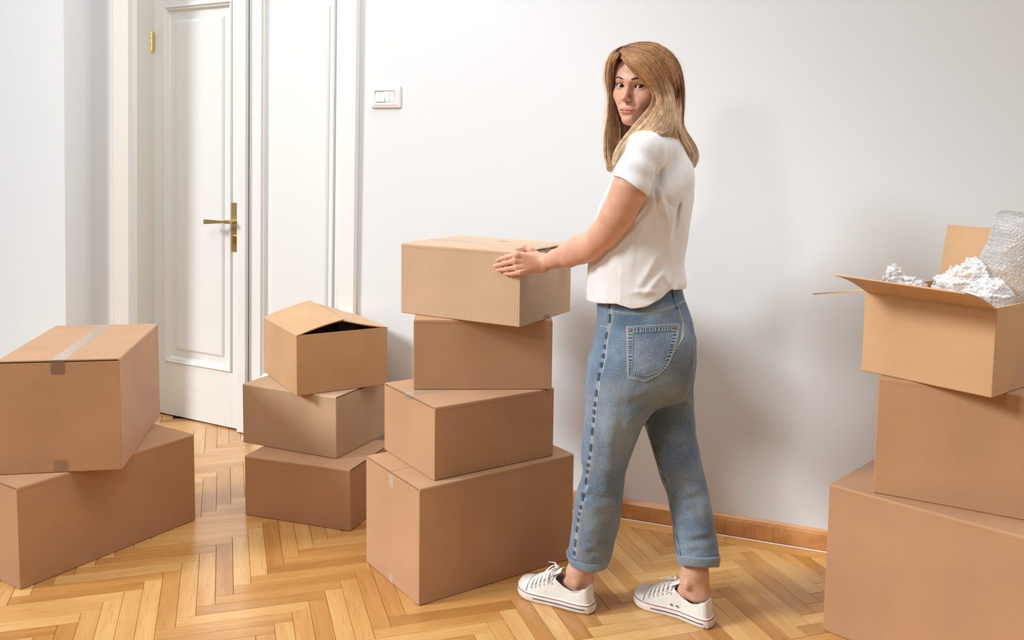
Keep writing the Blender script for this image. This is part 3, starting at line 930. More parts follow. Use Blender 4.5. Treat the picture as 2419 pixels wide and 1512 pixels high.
def left_arm(f):
    chain(f, ARM, ARM_R, .012)
    # flexor and extensor bellies of the forearm, point of the elbow
    cone(f, P(1392, 592, 2.515), P(1345, 612, 2.60), .026, .020, .02)
    cone(f, P(1418, 577, 2.497), P(1412, 586, 2.50), .0200, .017, .012)
    cone(f, P(1480, 470, 2.44), P(1452, 530, 2.475), .040, .034, .02)
def left_hand(f):
    chain(f, ARM[-3:], ARM_R[-3:], .012)
    c_ = {'index': P(1279, 610, 2.720), 'middle': P(1281, 616, 2.716), 'ring': P(1282, 624, 2.716), 'pinky': P(1283, 632, 2.722)}
    for nme, (p, r) in FING.items():
        cone(f, c_[nme], p[0], .0150, r[0] + .0004, .016)
    # palm side of the hand
    cone(f, P(1274, 622, 2.737), P(1240, 622, 2.735), .016, .013, .014)
    for nme, (p, r) in FING.items():
        chain(f, p, r, .0028)
        ell(f, p[1], (r[1] + .0006,) * 3, .003)
        ell(f, p[0], (r[0] + .0004,) * 3, .006)
    chain(f, TH_PTS, TH_R, .006)
    ell(f, P(1289, 632, 2.712), (.010, .010, .010), .012)
    # valleys between the knuckles
    nm = ['index', 'middle', 'ring', 'pinky']
    for a, b in zip(nm, nm[1:]):
        m0 = (FING[a][0][0] + FING[b][0][0]) / 2 + BOX_A * -.0125
        m1 = (c_[a] + c_[b]) / 2 + np.array([0, -.0165, 0])
        cone(f, m0, m0 * .75 + m1 * .25, .0004, .0002, .006, 'sub')
        # crease between two fingers
        q0 = (FING[a][0][0] + FING[b][0][0]) / 2 - BOX_A * .013 + BOX_B * .012
        q1 = (FING[a][0][2] + FING[b][0][2]) / 2 - BOX_A * .009
        cone(f, q0, q1, .0016, .0018, .003, 'sub')

# ------------------------------------------------------------------ head
HEAD_F = np.array([-.590, -.802, -.035]); HEAD_F /= np.linalg.norm(HEAD_F)
_h_roll = math.radians(4.0)
_xr = np.cross(HEAD_F, (0, 0, 1.0)); _xr /= np.linalg.norm(_xr)          # her right = image left
_zu = np.cross(_xr, HEAD_F)
HX = _xr * math.cos(_h_roll) - _zu * math.sin(_h_roll)
HZ = _xr * math.sin(_h_roll) * 1.0 + _zu * math.cos(_h_roll)
# roll so that the crown leans to the right of the picture
HX, HZ = _xr * math.cos(_h_roll) + _zu * math.sin(_h_roll), -_xr * math.sin(_h_roll) + _zu * math.cos(_h_roll)
HR = np.stack([HX, HEAD_F, HZ], 1)        # local -> world
EYE_Y = .078
HEAD_S = 1.0
_eyemid = P(1485.8, 203.2, 2.535)
HEAD_O = _eyemid - HEAD_F * EYE_Y * HEAD_S
def H2W(p): return (np.asarray(p, float) * HEAD_S) @ HR.T + HEAD_O
EYE = [(s * .0302, .0655, .0) for s in (1, -1)]
EYE_RAD = .0120
LIP_U = [((.0080, .0815, -.0640), (.0145, .0050, .0038)), ((-.0080, .0815, -.0640), (.0145, .0050, .0038))]
LIP_L = [((.0, .0810, -.0722), (.0170, .0060, .0050))]
def almond(X, Z, s):
    """<0 inside the eye opening of side s (local x, z)"""
    x = (X - s * .0305) * s                      # grows outwards
    t = np.clip(x / .0150, -1, 1)
    zc = .0012 * t
    up = .0057 * (1 - np.abs(t) ** 2.2) ** .9
    lo = -.0050 * (1 - np.abs(t) ** 2.4)
    z = Z - zc + .0002
    return np.maximum(np.maximum(z - up, lo - z), np.abs(x) - .0150)
def make_head():
    f = Field((-.090, -.125, -.150), (.090, .122, .135), .00130)
    ell(f, (0, -.020, .034), (.073, .095, .087))
    ell(f, (0, .030, .040), (.060, .052, .054), .03)
    ell(f, (0, .028, -.020), (.0560, .050, .060), .03)
    for s in (1, -1):
        ell(f, (s * .0400, .046, -.026), (.021, .024, .020), .022)
        chain(f, [(s * .050, -.008, -.044), (s * .037, .024, -.072), (s * .010, .061, -.0915)], [.012, .0120, .0110], .022)
        ell(f, (s * .024, .057, -.052), (.016, .020, .020), .02)          # cheek beside the mouth
    ell(f, (0, .030, -.066), (.036, .040, .030), .02)
    ell(f, (0, .0665, -.0925), (.0150, .0140, .0115), .018)
    ell(f, (0, .058, -.066), (.0245, .0235, .022), .018)
    # brow and temples
    chain(f, [(.038, .056, .017), (.018, .0725, .0155), (0, .0735, .014), (-.018, .0725, .0155), (-.038, .056, .017)], [.009, .0095, .009, .0095, .009], .018)
    for s in (1, -1):
        ell(f, (s * .0305, .0930, -.0015), (.0185, .0145, .0115), .014, 'sub')
        ell(f, (s * .0170, .0880, -.0020), (.0060, .0100, .0090), .010, 'sub')
        ell(f, EYE[0 if s == 1 else 1], (.0148, .0142, .0138), .0045)
    # nose
    cone(f, (0, .0755, .010), (0, .0940, -.025), .0052, .0062, .015)
    cone(f, (0, .0895, -.020), (0, .0985, -.0335), .0052, .0060, .008)
    ell(f, (0, .1000, -.0350), (.0068, .0072, .0064), .006)
    for s in (1, -1):
        ell(f, (s * .0092, .0880, -.0385), (.0054, .0085, .0054), .006)
    cone(f, (0, .097, -.041), (0, .085, -.0468), .0032, .0040, .005)
    for s in (1, -1):
        cone(f, (s * .0054, .0945, -.0462), (s * .0050, .0880, -.0400), .0032, .0026, .0022, 'sub')
        # soft fold from nostril wing to corner of the mouth
        chain(f, [(s * .0185, .0860, -.040), (s * .0255, .0800, -.052)], [.0014, .0012], .010, 'sub')
    # lips
    for c, r in LIP_U: ell(f, c, r, .0035)
    ell(f, (0, .0845, -.0658), (.0055, .0038, .0030), .003)
    for c, r in LIP_L: ell(f, c, r, .0035)
    mouth = [(.0265, .0730, -.0628), (.0150, .0815, -.0674), (.006, .0868, -.0688), (0, .0872, -.0692), (-.006, .0868, -.0688), (-.0150, .0815, -.0674), (-.0265, .0730, -.0628)]
    chain(f, mouth, [.0008, .0010, .0010, .0010, .0010, .0010, .0008], .0020, 'sub')
    for s in (1, -1):
        pass
    ell(f, (0, .0850, -.0825), (.012, .0045, .0030), .008, 'sub')     # hollow above the chin
    # eye openings
    for s in (1, -1):
        c = EYE[0 if s == 1 else 1]
        def fn(X, Y, Z, s=s, c=c):
            return np.maximum(almond(X, Z, s), (c[1] + .001) - Y)
        f.apply(fn, (c[0] - .02, c[1], -.012), (c[0] + .02, .10, .012), .0010, 'sub')
        # crease above the lid
        chain(f, [(c[0] - .012, c[1] + .0135, .0066), (c[0], c[1] + .0140, .0092), (c[0] + .012, c[1] + .0120, .0072)], [.0006] * 3, .0024, 'sub')
        # tear corner
    # neck stub
    nb = (P(1548, 345, 2.615) - HEAD_O) @ HR
    cone(f, (0, -.020, -.050), nb, .050, .054, .03)
    v, q = f.mesh()
    return v, q
hv, hq = make_head()
def inside_ell(v, c, r, grow):
    c, r = np.array(c), np.array(r) + grow
    return np.sqrt((((v - c) / r) ** 2).sum(1))
SKIN = np.array([0.68, 0.39, 0.28])
cols = np.tile(SKIN, (len(hv), 1))
def blend(mask, col):
    global cols
    m = np.clip(mask, 0, 1)[:, None]; cols = cols * (1 - m) + np.array(col) * m
for s in (1, -1):   # blush on the cheeks
    dd = np.linalg.norm((hv - np.array([s * .045, .060, -.032])) / np.array([.022, .05, .018]), axis=1)
    blend(.45 * np.exp(-dd ** 2), (.78, .40, .30))
dd = np.linalg.norm((hv - np.array([0, .103, -.036])) / np.array([.012, .02, .010]), axis=1); blend(.35 * np.exp(-dd ** 2), (.74, .34, .25))
for s in (1, -1):   # eye shadow / darker lids
    dd = np.linalg.norm((hv - np.array([s * .0305, .08, .0065])) / np.array([.019, .03, .0060]), axis=1); blend(.45 * np.exp(-dd ** 2), (.62, .36, .28))
    dd = np.linalg.norm((hv - np.array([s * .0305, .08, -.010])) / np.array([.018, .03, .0045]), axis=1); blend(.22 * np.exp(-dd ** 2), (.60, .36, .30))
q = np.full(len(hv), 9.0)
for c, r in LIP_U + LIP_L: q = np.minimum(q, inside_ell(hv, c, r, np.array([.0012, .02, .0006])))
lipm = np.clip((1.06 - q) / .10, 0, 1) * (hv[:, 1] > .070)
blend(lipm * .9, (.57, .21, .19))
# recess shade of mouth line and nostrils, painted into the skin colour
mz = np.abs(hv[:, 2] - (-.0690 + 9.0 * hv[:, 0] ** 2)); inl = (np.abs(hv[:, 0]) < .0235) & (hv[:, 1] > .070)
blend(np.where(inl, np.clip(1 - mz / .0011, 0, 1), 0) * .8, (.42, .12, .11))
for s in (1, -1):
    dd = np.linalg.norm((hv - np.array([s * .0053, .0925, -.0437])) / np.array([.0036, .0070, .0034]), axis=1); blend(np.clip(1.15 - dd, 0, 1) * .6, (.52, .20, .15))
    # eyelash line: dark rim of the eye opening
    al = almond(hv[:, 0], hv[:, 2], s); near = (np.abs(hv[:, 0] - s * .0305) < .0175) & (hv[:, 1] > .062)
    up = hv[:, 2] > .0004
    blend(np.where(near & up, np.clip(1.25 - np.abs(al) / .0012, 0, 1), 0) * .95, (.035, .02, .018))
    blend(np.where(near & ~up, np.clip(1.1 - np.abs(al) / .0008, 0, 1), 0) * .5, (.10, .05, .045))
head_cols = cols
head_v = H2W(hv)

def press_against_box(f):
    """hands flatten where they touch the carton"""
    d_, w_, h_ = POSE['C4'][4] * K, POSE['C4'][3] * K, POSE['C4'][5] * K
    zc_, e = BOX_TOP - h_ / 2, .0022
    def fn(X, Y, Z):
        px, py = X - BOX_N[0], Y - BOX_N[1]
        lx, ly = px * BOX_A[0] + py * BOX_A[1] - d_ / 2, px * BOX_B[0] + py * BOX_B[1] - w_ / 2
        return np.maximum(np.maximum(np.abs(lx) - d_ / 2 - e, np.abs(ly) - w_ / 2 - e), np.abs(Z - zc_) - h_ / 2 - e)
    f.d = np.maximum(f.d, -fn(*f.window(f.lo, f.lo + f.h * f.n)[1:]).astype(np.float32))
# torso, neck, arms (coarse grid), left hand (fine grid), shins (coarse grid)
fb = Field((-.06, 2.33, .80), (.66, 3.08, 1.50), .0030)
_sh_l, _sh_r = P(1518, 366, 2.475), P(1592, 372, 2.725)
_nb = P(1556, 352, 2.605)
cone(fb, H2W((0, -.020, -.050)), _nb, .0495, .054)
cone(fb, _nb, _sh_l, .050, .044, .03); cone(fb, _nb, _sh_r, .050, .044, .03)
ell(fb, P(1540, 470, 2.60), (.105, .125, .19), .04)
ell(fb, P(1520, 640, 2.60), (.100, .120, .17), .04)
left_arm(fb)
# right arm behind the body, hand on the far end of the box
RA = [_sh_r, P(1480, 500, 2.83), P(1428, 566, 2.86), P(1394, 583, 2.90), P(1362, 592, 2.945)]
chain(fb, RA, [.046, .040, .034, .031, .022], .012)
v1, q1 = fb.mesh()
fr = Field((.10, 2.86, .93), (.28, 3.09, 1.09), .0016)
chain(fr, RA[-2:], [.031, .022], .012)
rb0 = on_plane(1341, 590, BOX_N, np.cross(BOX_A, (0, 0, 1)) * 0 + -BOX_B, .016)
def farp(u, v, o): return on_plane(u, v, BOX_N, -BOX_B, o)
kn = farp(1345, 592, .018)
for du, dv, r in ((0, -6, .0085), (-1, 4, .0085), (-2, 14, .008), (-3, 24, .007)):
    a = farp(1347 + du, 589 + dv, .020); b_ = farp(1338 + du, 590 + dv, .012)
    cone(fr, RA[-1], a, .017, .012, .01); cone(fr, a, b_, r, r * .8, .003)
chain(fr, [RA[-1], farp(1343, 578, .024), P(1335, 574.5, 2.975), P(1328, 576.5, 2.985)], [.015, .0105, .0085, .0068], .006)
press_against_box(fr)
v1b, q1b = fr.mesh()
fh = Field((-.075, 2.62, .955), (.135, 2.83, 1.095), .00125)
left_hand(fh)
press_against_box(fh)
v2, q2 = fh.mesh()
fl_ = Field((.10, 2.38, .045), (.66, 2.76, .44), .0025)
fm_ = Field((.10, 2.38, .40), (.66, 2.80, .90), .0040)
ANK = {'L': [P(1435, 1100, 2.53), P(1405, 1235, 2.57), P(1388, 1290, 2.585), P(1369, 1346, 2.590), P(1369, 1384, 2.592)],
       'R': [P(1610, 1100, 2.60), P(1634, 1230, 2.55), P(1642, 1290, 2.535), P(1639, 1350, 2.520), P(1645, 1404, 2.517)]}
for s, pts in ANK.items():
    chain(fl_, pts, [.046, .044, .040, .0325, .0250], .015)
    hip = P(1500, 800, 2.54) if s == 'L' else P(1560, 800, 2.64)
    for f_ in (fl_, fm_): cone(f_, hip, pts[0], .062, .046)
    cone(fb, hip, pts[0], .062, .046, .03)
cone(fl_, P(1356, 1358, 2.600), P(1340, 1388, 2.610), .024, .020, .02)
cone(fl_, P(1626, 1370, 2.525), P(1612, 1408, 2.54), .022, .020, .02)
ell(fl_, P(1363, 1378, 2.567), (.0090, .0070, .0110), .014); ell(fl_, P(1622, 1384, 2.496), (.008, .007, .012), .014)
chain(fl_, [P(1391, 1345, 2.590), P(1389, 1390, 2.583)], [.0140, .016], .02)
chain(fl_, [P(1660, 1352, 2.512), P(1664, 1410, 2.507)], [.0145, .017], .02)
press_against_box(fb)
v1, q1 = fb.mesh()
v3, q3 = fl_.mesh(); v4, q4 = fm_.mesh()
def clip(v, q, keep):
    k = keep(v); kq = k[q].all(1); q = q[kq]
    used = np.unique(q); m = -np.ones(len(v), int); m[used] = np.arange(len(used))
    return v[used], m[q], used
CUT = P(1306, 614, 2.68)
_ad = ARM[-1] - ARM[-3]; _ad /= np.linalg.norm(_ad)
v1, q1, _ = clip(v1, q1, lambda v: ~(((v - CUT) @ _ad > .002) & (np.linalg.norm(v - CUT, axis=1) < .16) & (v[:, 1] < 2.85)))
v2, q2, _ = clip(v2, q2, lambda v: (v - CUT) @ _ad > -.002)
parts_v, parts_q, parts_c = [], [], []
n = 0
def skin_cols(v, redd=None):
    c = np.tile(SKIN, (len(v), 1))
    return c
hc = skin_cols(v2)
for nme, (p, r) in FING.items():      # redder knuckles and finger tips, pale nails
    for i, (rad, w_) in enumerate(((.014, .45), (.009, .45), (.007, .25), (.010, .45))):
        d = np.linalg.norm(v2 - p[i], axis=1); m = np.clip(1 - d / (rad * 1.3), 0, 1)[:, None] * w_ * 1.4
        m = np.clip(m, 0, .6); hc = hc * (1 - m) + np.array((.80, .38, .30)) * m
for nme, (p, r) in FING.items():      # nails
    ax_ = p[3] - p[2]; ax_ /= np.linalg.norm(ax_); up_ = -np.array(BOX_A) + np.array([0, 0, .25]); up_ -= ax_ * (up_ @ ax_); up_ /= np.linalg.norm(up_)
    c0 = p[3] + up_ * r[3] + ax_ * .0012; q_ = v2 - c0; side_ = np.cross(ax_, up_)
    dd = np.sqrt(((q_ @ ax_) / .0056) ** 2 + ((q_ @ side_) / .0042) ** 2 + ((q_ @ up_) / .004) ** 2)
    m = np.clip((1.1 - dd) / .2, 0, 1)[:, None] * .8; hc = hc * (1 - m) + np.array((.84, .50, .45)) * m
ac = skin_cols(v1); d = np.linalg.norm(v1 - P(1414, 584, 2.47), axis=1); m = np.clip(1 - d / .05, 0, 1)[:, None] * .5; ac = ac * (1 - m) + np.array((.76, .36, .27)) * m
for v, q, c in ((head_v, hq, head_cols), (v1, q1, ac), (v1b, q1b, skin_cols(v1b)), (v2, q2, hc), (v3, q3, np.tile(np.array((.66, .40, .30)), (len(v3), 1))), (v4, q4, skin_cols(v4))):
    parts_v.append(v); parts_q.append(q + n); parts_c.append(c); n += len(v)
BV, BQ, BC = np.vstack(parts_v), np.vstack(parts_q), np.vstack(parts_c)
def fast_mesh(name, v, q):
    me = bpy.data.meshes.new(name)
    me.vertices.add(len(v)); me.vertices.foreach_set('co', v.astype(np.float32).ravel())
    k = q.shape[1]
    me.loops.add(len(q) * k); me.loops.foreach_set('vertex_index', q.astype(np.int32).ravel())
    me.polygons.add(len(q)); me.polygons.foreach_set('loop_start', np.arange(0, len(q) * k, k, dtype=np.int32))
    me.polygons.foreach_set('use_smooth', np.ones(len(q), bool))
    me.update(calc_edges=True); me.validate()
    return me
def check_out(me, v, q):
    """make the faces look outwards"""
    a, b_, c = v[q[:, 0]], v[q[:, 1]], v[q[:, 2]]
    vol = np.einsum('ij,ij->', a - v.mean(0), np.cross(b_ - a, c - a))
    return vol > 0
def skin_mat():
    m, nt, b = mat_new('skin')
    L = nt.links.new
    at = N(nt, 'ShaderNodeAttribute'); at.attribute_name = 'Col'
    tc = N(nt, 'ShaderNodeTexCoord')
    n1 = N(nt, 'ShaderNodeTexNoise'); n1.inputs['Scale'].default_value = 34; n1.inputs['Detail'].default_value = 4
    L(tc.outputs['Object'], n1.inputs['Vector'])
    r = ramp(nt, [(0.3, (.93, .88, .86)), (.7, (1.03, 1.03, 1.02))]); L(n1.outputs['Fac'], r.inputs[0])
    mx = N(nt, 'ShaderNodeMixRGB', blend_type='MULTIPLY'); mx.inputs[0].default_value = 1
    L(at.outputs['Color'], mx.inputs[1]); L(r.outputs[0], mx.inputs[2])
    # a few freckles
    n2 = N(nt, 'ShaderNodeTexVoronoi'); n2.inputs['Scale'].default_value = 46; L(tc.outputs['Object'], n2.inputs['Vector'])
    r2 = ramp(nt, [(0.0, (.62, .42, .34)), (.045, (1, 1, 1))]); L(n2.outputs['Distance'], r2.inputs[0])
    m2 = N(nt, 'ShaderNodeMixRGB', blend_type='MULTIPLY'); m2.inputs[0].default_value = .5; L(mx.outputs[0], m2.inputs[1]); L(r2.outputs[0], m2.inputs[2])
    L(m2.outputs[0], b.inputs['Base Color'])
    b.inputs['Roughness'].default_value = .46; b.inputs['Specular IOR Level'].default_value = .4
    b.inputs['Subsurface Weight'].default_value = .18
    b.inputs['Subsurface Radius'].default_value = (1.0, .35, .18); b.inputs['Subsurface Scale'].default_value = .008
    n3 = N(nt, 'ShaderNodeTexNoise'); n3.inputs['Scale'].default_value = 900; L(tc.outputs['Object'], n3.inputs['Vector'])
    bp = N(nt, 'ShaderNodeBump'); bp.inputs['Strength'].default_value = .12; bp.inputs['Distance'].default_value = .0005
    L(n3.outputs['Fac'], bp.inputs['Height']); L(bp.outputs['Normal'], b.inputs['Normal'])
    return m
M['skin'] = skin_mat()
PERSON = empty('person', (.36, 2.56, 0), 0, 'woman in white t-shirt and rolled blue jeans looking back, hands on the top box', 'person')
PINV = Matrix.Translation(PERSON.location).inverted()
def wear(o, parent=None):
    """child of the person whose mesh is written in world coordinates"""
    o.parent = parent or PERSON
    o.matrix_parent_inverse = PINV if parent is None else Matrix.Identity(4)
    return o
body_me = fast_mesh('body', BV, BQ)
add_attr(body_me, 'Col', BC)
body = wear(link('body', body_me, M['skin']))
print('body quads', len(BQ), 'out', check_out(body_me, head_v, hq))

# eyes
def eye_mat():
    m, nt, b = mat_new('eyeball')
    L = nt.links.new
    tc = N(nt, 'ShaderNodeTexCoord'); sp = N(nt, 'ShaderNodeSeparateXYZ'); L(tc.outputs['Object'], sp.inputs[0])
    cb_ = N(nt, 'ShaderNodeCombineXYZ'); L(sp.outputs[0], cb_.inputs[0]); L(sp.outputs[1], cb_.inputs[1])
    ln = N(nt, 'ShaderNodeVectorMath', operation='LENGTH'); L(cb_.outputs[0], ln.inputs[0])
    r = ramp(nt, [(0.0, (.004, .003, .003)), (.20, (.004, .003, .003)), (.24, (.075, .030, .014)), (.46, (.045, .018, .010)), (.52, (.015, .008, .006)), (.555, (.60, .56, .55)), (1, (.74, .66, .64))])
    mm = N(nt, 'ShaderNodeMath', operation='DIVIDE'); mm.inputs[1].default_value = EYE_RAD; L(ln.outputs['Value'], mm.inputs[0]); L(mm.outputs[0], r.inputs[0])
    L(r.outputs[0], b.inputs['Base Color']); b.inputs['Roughness'].default_value = .06; b.inputs['Coat Weight'].default_value = 1
    return m
M['eye'] = eye_mat()
for k, c in enumerate(EYE):
    bm = bmesh.new(); bmesh.ops.create_uvsphere(bm, u_segments=32, v_segments=20, radius=EYE_RAD)
    me = bpy.data.meshes.new('eye'); bm.to_mesh(me); bm.free()
    o = link('eye', me, M['eye'], smooth=True)
    wc = Vector(H2W(c)); gaze = Vector(CAM) + Vector((-.06, 0, -.02)) - wc
    o.parent = PERSON; o.location = wc - PERSON.location; o.rotation_euler = gaze.to_track_quat('Z', 'Y').to_euler()
# ------------------------------------------------------------------ t-shirt
def zof(u, v, y): return float(P(u, v, y)[2])
fs = Field((.10, 2.33, .86), (.66, 2.90, 1.47), .0026)
SHIRT = [(340, 1500, 1618, 2.60, .150), (372, 1478, 1630, 2.60, .158), (400, 1458, 1636, 2.60, .158), (431, 1440, 1637, 2.60, .155), (479, 1418, 1633, 2.60, .150),
         (539, 1401, 1624, 2.60, .146), (578, 1396, 1618, 2.60, .145), (618, 1392, 1613, 2.60, .147), (640, 1390, 1616, 2.60, .150), (662, 1389, 1621, 2.60, .153),
         (690, 1387, 1616, 2.60, .156), (722, 1385, 1612, 2.60, .158), (760, 1383, 1612, 2.60, .158)]
fn, lo, hi = column(SHIRT, 2.15)
_shp = [P(1516, 362, 2.462), P(1594, 372, 2.735), P(1556, 348, 2.605)]
cone(fs, _shp[2], _shp[0], .052, .0505, .03)
cone(fs, _shp[2], _shp[1], .052, .052, .03)
chain(fs, [P(1530, 361, 2.470), P(1566, 356, 2.56), P(1592, 362, 2.64), P(1598, 374, 2.735)], [.050, .047, .048, .050], .03)
# cut the column's flat top into sloping shoulders: keep only what is below a tent
def shirt_body(X, Y, Z):
    d = fn(X, Y, Z)
    zt_ = zof(1560, 330, 2.6) - 1.1 * np.maximum(np.abs(Y - 2.60) - .05, 0) ** 1.25 * 2.0 - np.maximum(np.abs(X - .415) - .03, 0) ** 2 * 9.0
    t = Z - zt_
    k = .05
    return np.maximum(d, t) + np.square(np.maximum(k - np.abs(d - t), 0)) / (4 * k)
fs.apply(shirt_body, lo, hi, .02)
# left sleeve ends at the hem line seen in the photo
_ax = np.array([-.50, -.06, -.865]); _ax /= np.linalg.norm(_ax)
_hem = P(1490, 440, 2.425)
fsl2 = Field(fs.lo, (.66, 2.90, 1.47), fs.h)
chain(fsl2, [P(1520, 358, 2.468), P(1502, 402, 2.438), P(1489, 440, 2.427), P(1474, 470, 2.42)], [.050, .0505, .0512, .0520], .01)
w_ = fsl2.window(fs.lo, fs.lo + fs.h * fs.n); s_, X_, Y_, Z_ = w_
fsl2.d = np.maximum(fsl2.d, ((X_ - _hem[0]) * _ax[0] + (Y_ - _hem[1]) * _ax[1] + (Z_ - _hem[2]) * _ax[2]).astype(np.float32))
a_, b2 = fs.d, fsl2.d
fs.d = np.minimum(a_, b2) - np.square(np.maximum(.014 - np.abs(a_ - b2), 0)) / (4 * .014)
# hollow the sleeve end round the arm
chain(fs, [P(1494, 430, 2.432), P(1478, 462, 2.428)], [.0480, .0485], .001, 'sub')
# folds
def seg_fold(p0, p1, amp, wid, wob=.0):
    """ridge (amp>0) or valley along a 3-D segment, fading out at its ends"""
    p0, p1 = np.array(p0), np.array(p1); ab = p1 - p0; L2 = float(ab @ ab)
    def fn_(X, Y, Z):
        px, py, pz = X - p0[0], Y - p0[1], Z - p0[2]
        t = np.clip((px * ab[0] + py * ab[1] + pz * ab[2]) / L2, 0, 1)
        d2 = (px - t * ab[0]) ** 2 + (py - t * ab[1]) ** 2 + (pz - t * ab[2]) ** 2
        return -amp * np.exp(-d2 / wid ** 2) * np.sin(np.pi * np.clip(t, .02, .98)) ** .6
    return fn_
def fold(f, a, b, amp, wid):
    """a, b given as (u, v, y)"""
    a, b = P(*a), P(*b)
    f.apply(seg_fold(a, b, amp, wid), np.minimum(a, b) - wid * 2.2, np.maximum(a, b) + wid * 2.2, 0, 'disp')
SF = [((1548, 425, 2.45), (1592, 560, 2.45), .0045, .008), ((1545, 430, 2.45), (1562, 520, 2.45), -.004, .006), ((1606, 400, 2.50), (1595, 560, 2.47), -.0120, .0085),
      ((1595, 560, 2.46), (1613, 640, 2.48), -.0120, .0080), ((1592, 400, 2.49), (1588, 560, 2.46), .005, .009), ((1588, 560, 2.46), (1604, 640, 2.47), .005, .009), ((1617, 430, 2.52), (1612, 560, 2.52), .005, .010),
      ((1613, 640, 2.48), (1572, 706, 2.46), -.0120, .0085), ((1612, 655, 2.48), (1586, 700, 2.46), .007, .009), ((1532, 468, 2.45), (1476, 522, 2.45), -.005, .007), ((1530, 480, 2.45), (1490, 530, 2.45), .004, .006),
      ((1466, 560, 2.46), (1463, 722, 2.45), .0055, .006), ((1457, 560, 2.46), (1452, 722, 2.45), -.005, .006), ((1475, 700, 2.44), (1545, 712, 2.44), -.005, .008), ((1480, 690, 2.44), (1560, 690, 2.44), .004, .008),
      ((1560, 600, 2.45), (1500, 690, 2.44), .004, .012), ((1575, 360, 2.50), (1560, 430, 2.46), .0055, .009), ((1566, 395, 2.47), (1545, 452, 2.45), -.0075, .0065), ((1578, 395, 2.48), (1560, 470, 2.45), .004, .007),
      ((1432, 640, 2.46), (1420, 722, 2.46), .004, .010), ((1405, 630, 2.50), (1398, 725, 2.50), -.005, .009), ((1444, 600, 2.47), (1436, 722, 2.46), -.003, .008), ((1528, 520, 2.45), (1492, 590, 2.45), .004, .009),
      ((1585, 470, 2.46), (1580, 600, 2.46), .003, .012), ((1518, 345, 2.43), (1500, 420, 2.40), .003, .008), ((1541, 338, 2.44), (1546, 430, 2.42), -.0055, .007), ((1530, 340, 2.43), (1520, 425, 2.41), .003, .007),
      ((1622, 480, 2.54), (1618, 600, 2.54), .005, .010), ((1600, 690, 2.47), (1560, 640, 2.46), .003, .010), ((1510, 560, 2.45), (1500, 660, 2.44), -.0025, .010), ((1480, 540, 2.46), (1420, 580, 2.48), -.003, .010),
      ((1572, 345, 2.50), (1612, 380, 2.55), .004, .008), ((1562, 350, 2.49), (1600, 400, 2.52), -.003, .008)]
SF += [((1545, 322, 2.47), (1520, 360, 2.42), -.004, .006), ((1552, 325, 2.49), (1556, 400, 2.46), -.004, .006), ((1535, 430, 2.43), (1510, 380, 2.40), .003, .007),
       ((1600, 500, 2.47), (1560, 460, 2.45), -.003, .007), ((1580, 620, 2.46), (1540, 660, 2.44), -.004, .008), ((1570, 640, 2.46), (1520, 700, 2.44), .004, .008), ((1500, 600, 2.45), (1478, 680, 2.44), .003, .007),
       ((1420, 560, 2.50), (1400, 640, 2.50), .003, .008), ((1490, 480, 2.45), (1440, 560, 2.46), .003, .008)]
for a, b, m_, w in SF: fold(fs, a, b, m_ * 1.15, w)
fs.apply(lambda X, Y, Z: -(vnoise(X, Y, Z, (20, 20, 9), 1.3) - .5) * .006 - (vnoise(X, Y, Z, (45, 45, 26), 4.1) - .5) * .0024, (.1, 2.3, .85), (.66, 2.9, 1.5), 0, 'disp')
# bottom hem: a curve over the width, and the neck opening
_hu = [1384, 1400, 1455, 1490, 1522, 1558, 1586, 1613, 1640]; _hv = [722, 724, 719, 729, 724, 706, 687, 690, 690]
_hx = [P(u, v, 2.47)[0] for u, v in zip(_hu, _hv)]; _hz = [P(u, v, 2.455)[2] for u, v in zip(_hu, _hv)]
def hemz(X, Y):
    near = np.interp(X.ravel(), _hx, _hz).reshape(X.shape).astype(np.float32)
    return near + np.clip((Y - 2.47), 0, 1) * (-.03) 
fs.apply(lambda X, Y, Z: hemz(X, Y) - Z, (.1, 2.3, .85), (.66, 2.9, 1.2), 0, 'int')
fs.apply(lambda X, Y, Z: np.abs(0 * X) + np.maximum(np.maximum(fnin(X, Y, Z), Z - 1.02), -10), (.1, 2.3, .85), (.66, 2.9, 1.05), 0, 'sub') if False else None
ell(fs, P(1546, 298, 2.585), (.055, .058, .034), .004, 'sub')
sv, sq = fs.mesh()
def cloth_mat(name, col, weave=1400, rough=.85, bump=.3):
    m, nt, b = mat_new(name); L = nt.links.new
    tc = N(nt, 'ShaderNodeTexCoord'); n1 = N(nt, 'ShaderNodeTexNoise'); n1.inputs['Scale'].default_value = weave; n1.inputs['Detail'].default_value = 1
    L(tc.outputs['Object'], n1.inputs['Vector'])
    n2 = N(nt, 'ShaderNodeTexNoise'); n2.inputs['Scale'].default_value = 55; n2.inputs['Detail'].default_value = 5; L(tc.outputs['Object'], n2.inputs['Vector'])
    r = ramp(nt, [(.3, tuple(c * .95 for c in col)), (.7, col)]); L(n2.outputs['Fac'], r.inputs[0]); L(r.outputs[0], b.inputs['Base Color'])
    ad = N(nt, 'ShaderNodeMath', operation='MULTIPLY_ADD'); ad.inputs[1].default_value = 1.6; L(n2.outputs['Fac'], ad.inputs[0]); L(n1.outputs['Fac'], ad.inputs[2])
    bp = N(nt, 'ShaderNodeBump'); bp.inputs['Strength'].default_value = bump; bp.inputs['Distance'].default_value = .0012
    L(ad.outputs[0], bp.inputs['Height']); L(bp.outputs['Normal'], b.inputs['Normal'])
    b.inputs['Roughness'].default_value = rough; b.inputs['Specular IOR Level'].default_value = .2
    b.inputs['Sheen Weight'].default_value = .2
    b.inputs['Subsurface Weight'].default_value = .0
    return m
M['cotton'] = cloth_mat('white_cotton', (.80, .80, .815))
shirt = wear(link('t_shirt', fast_mesh('t_shirt', sv, sq), M['cotton']))
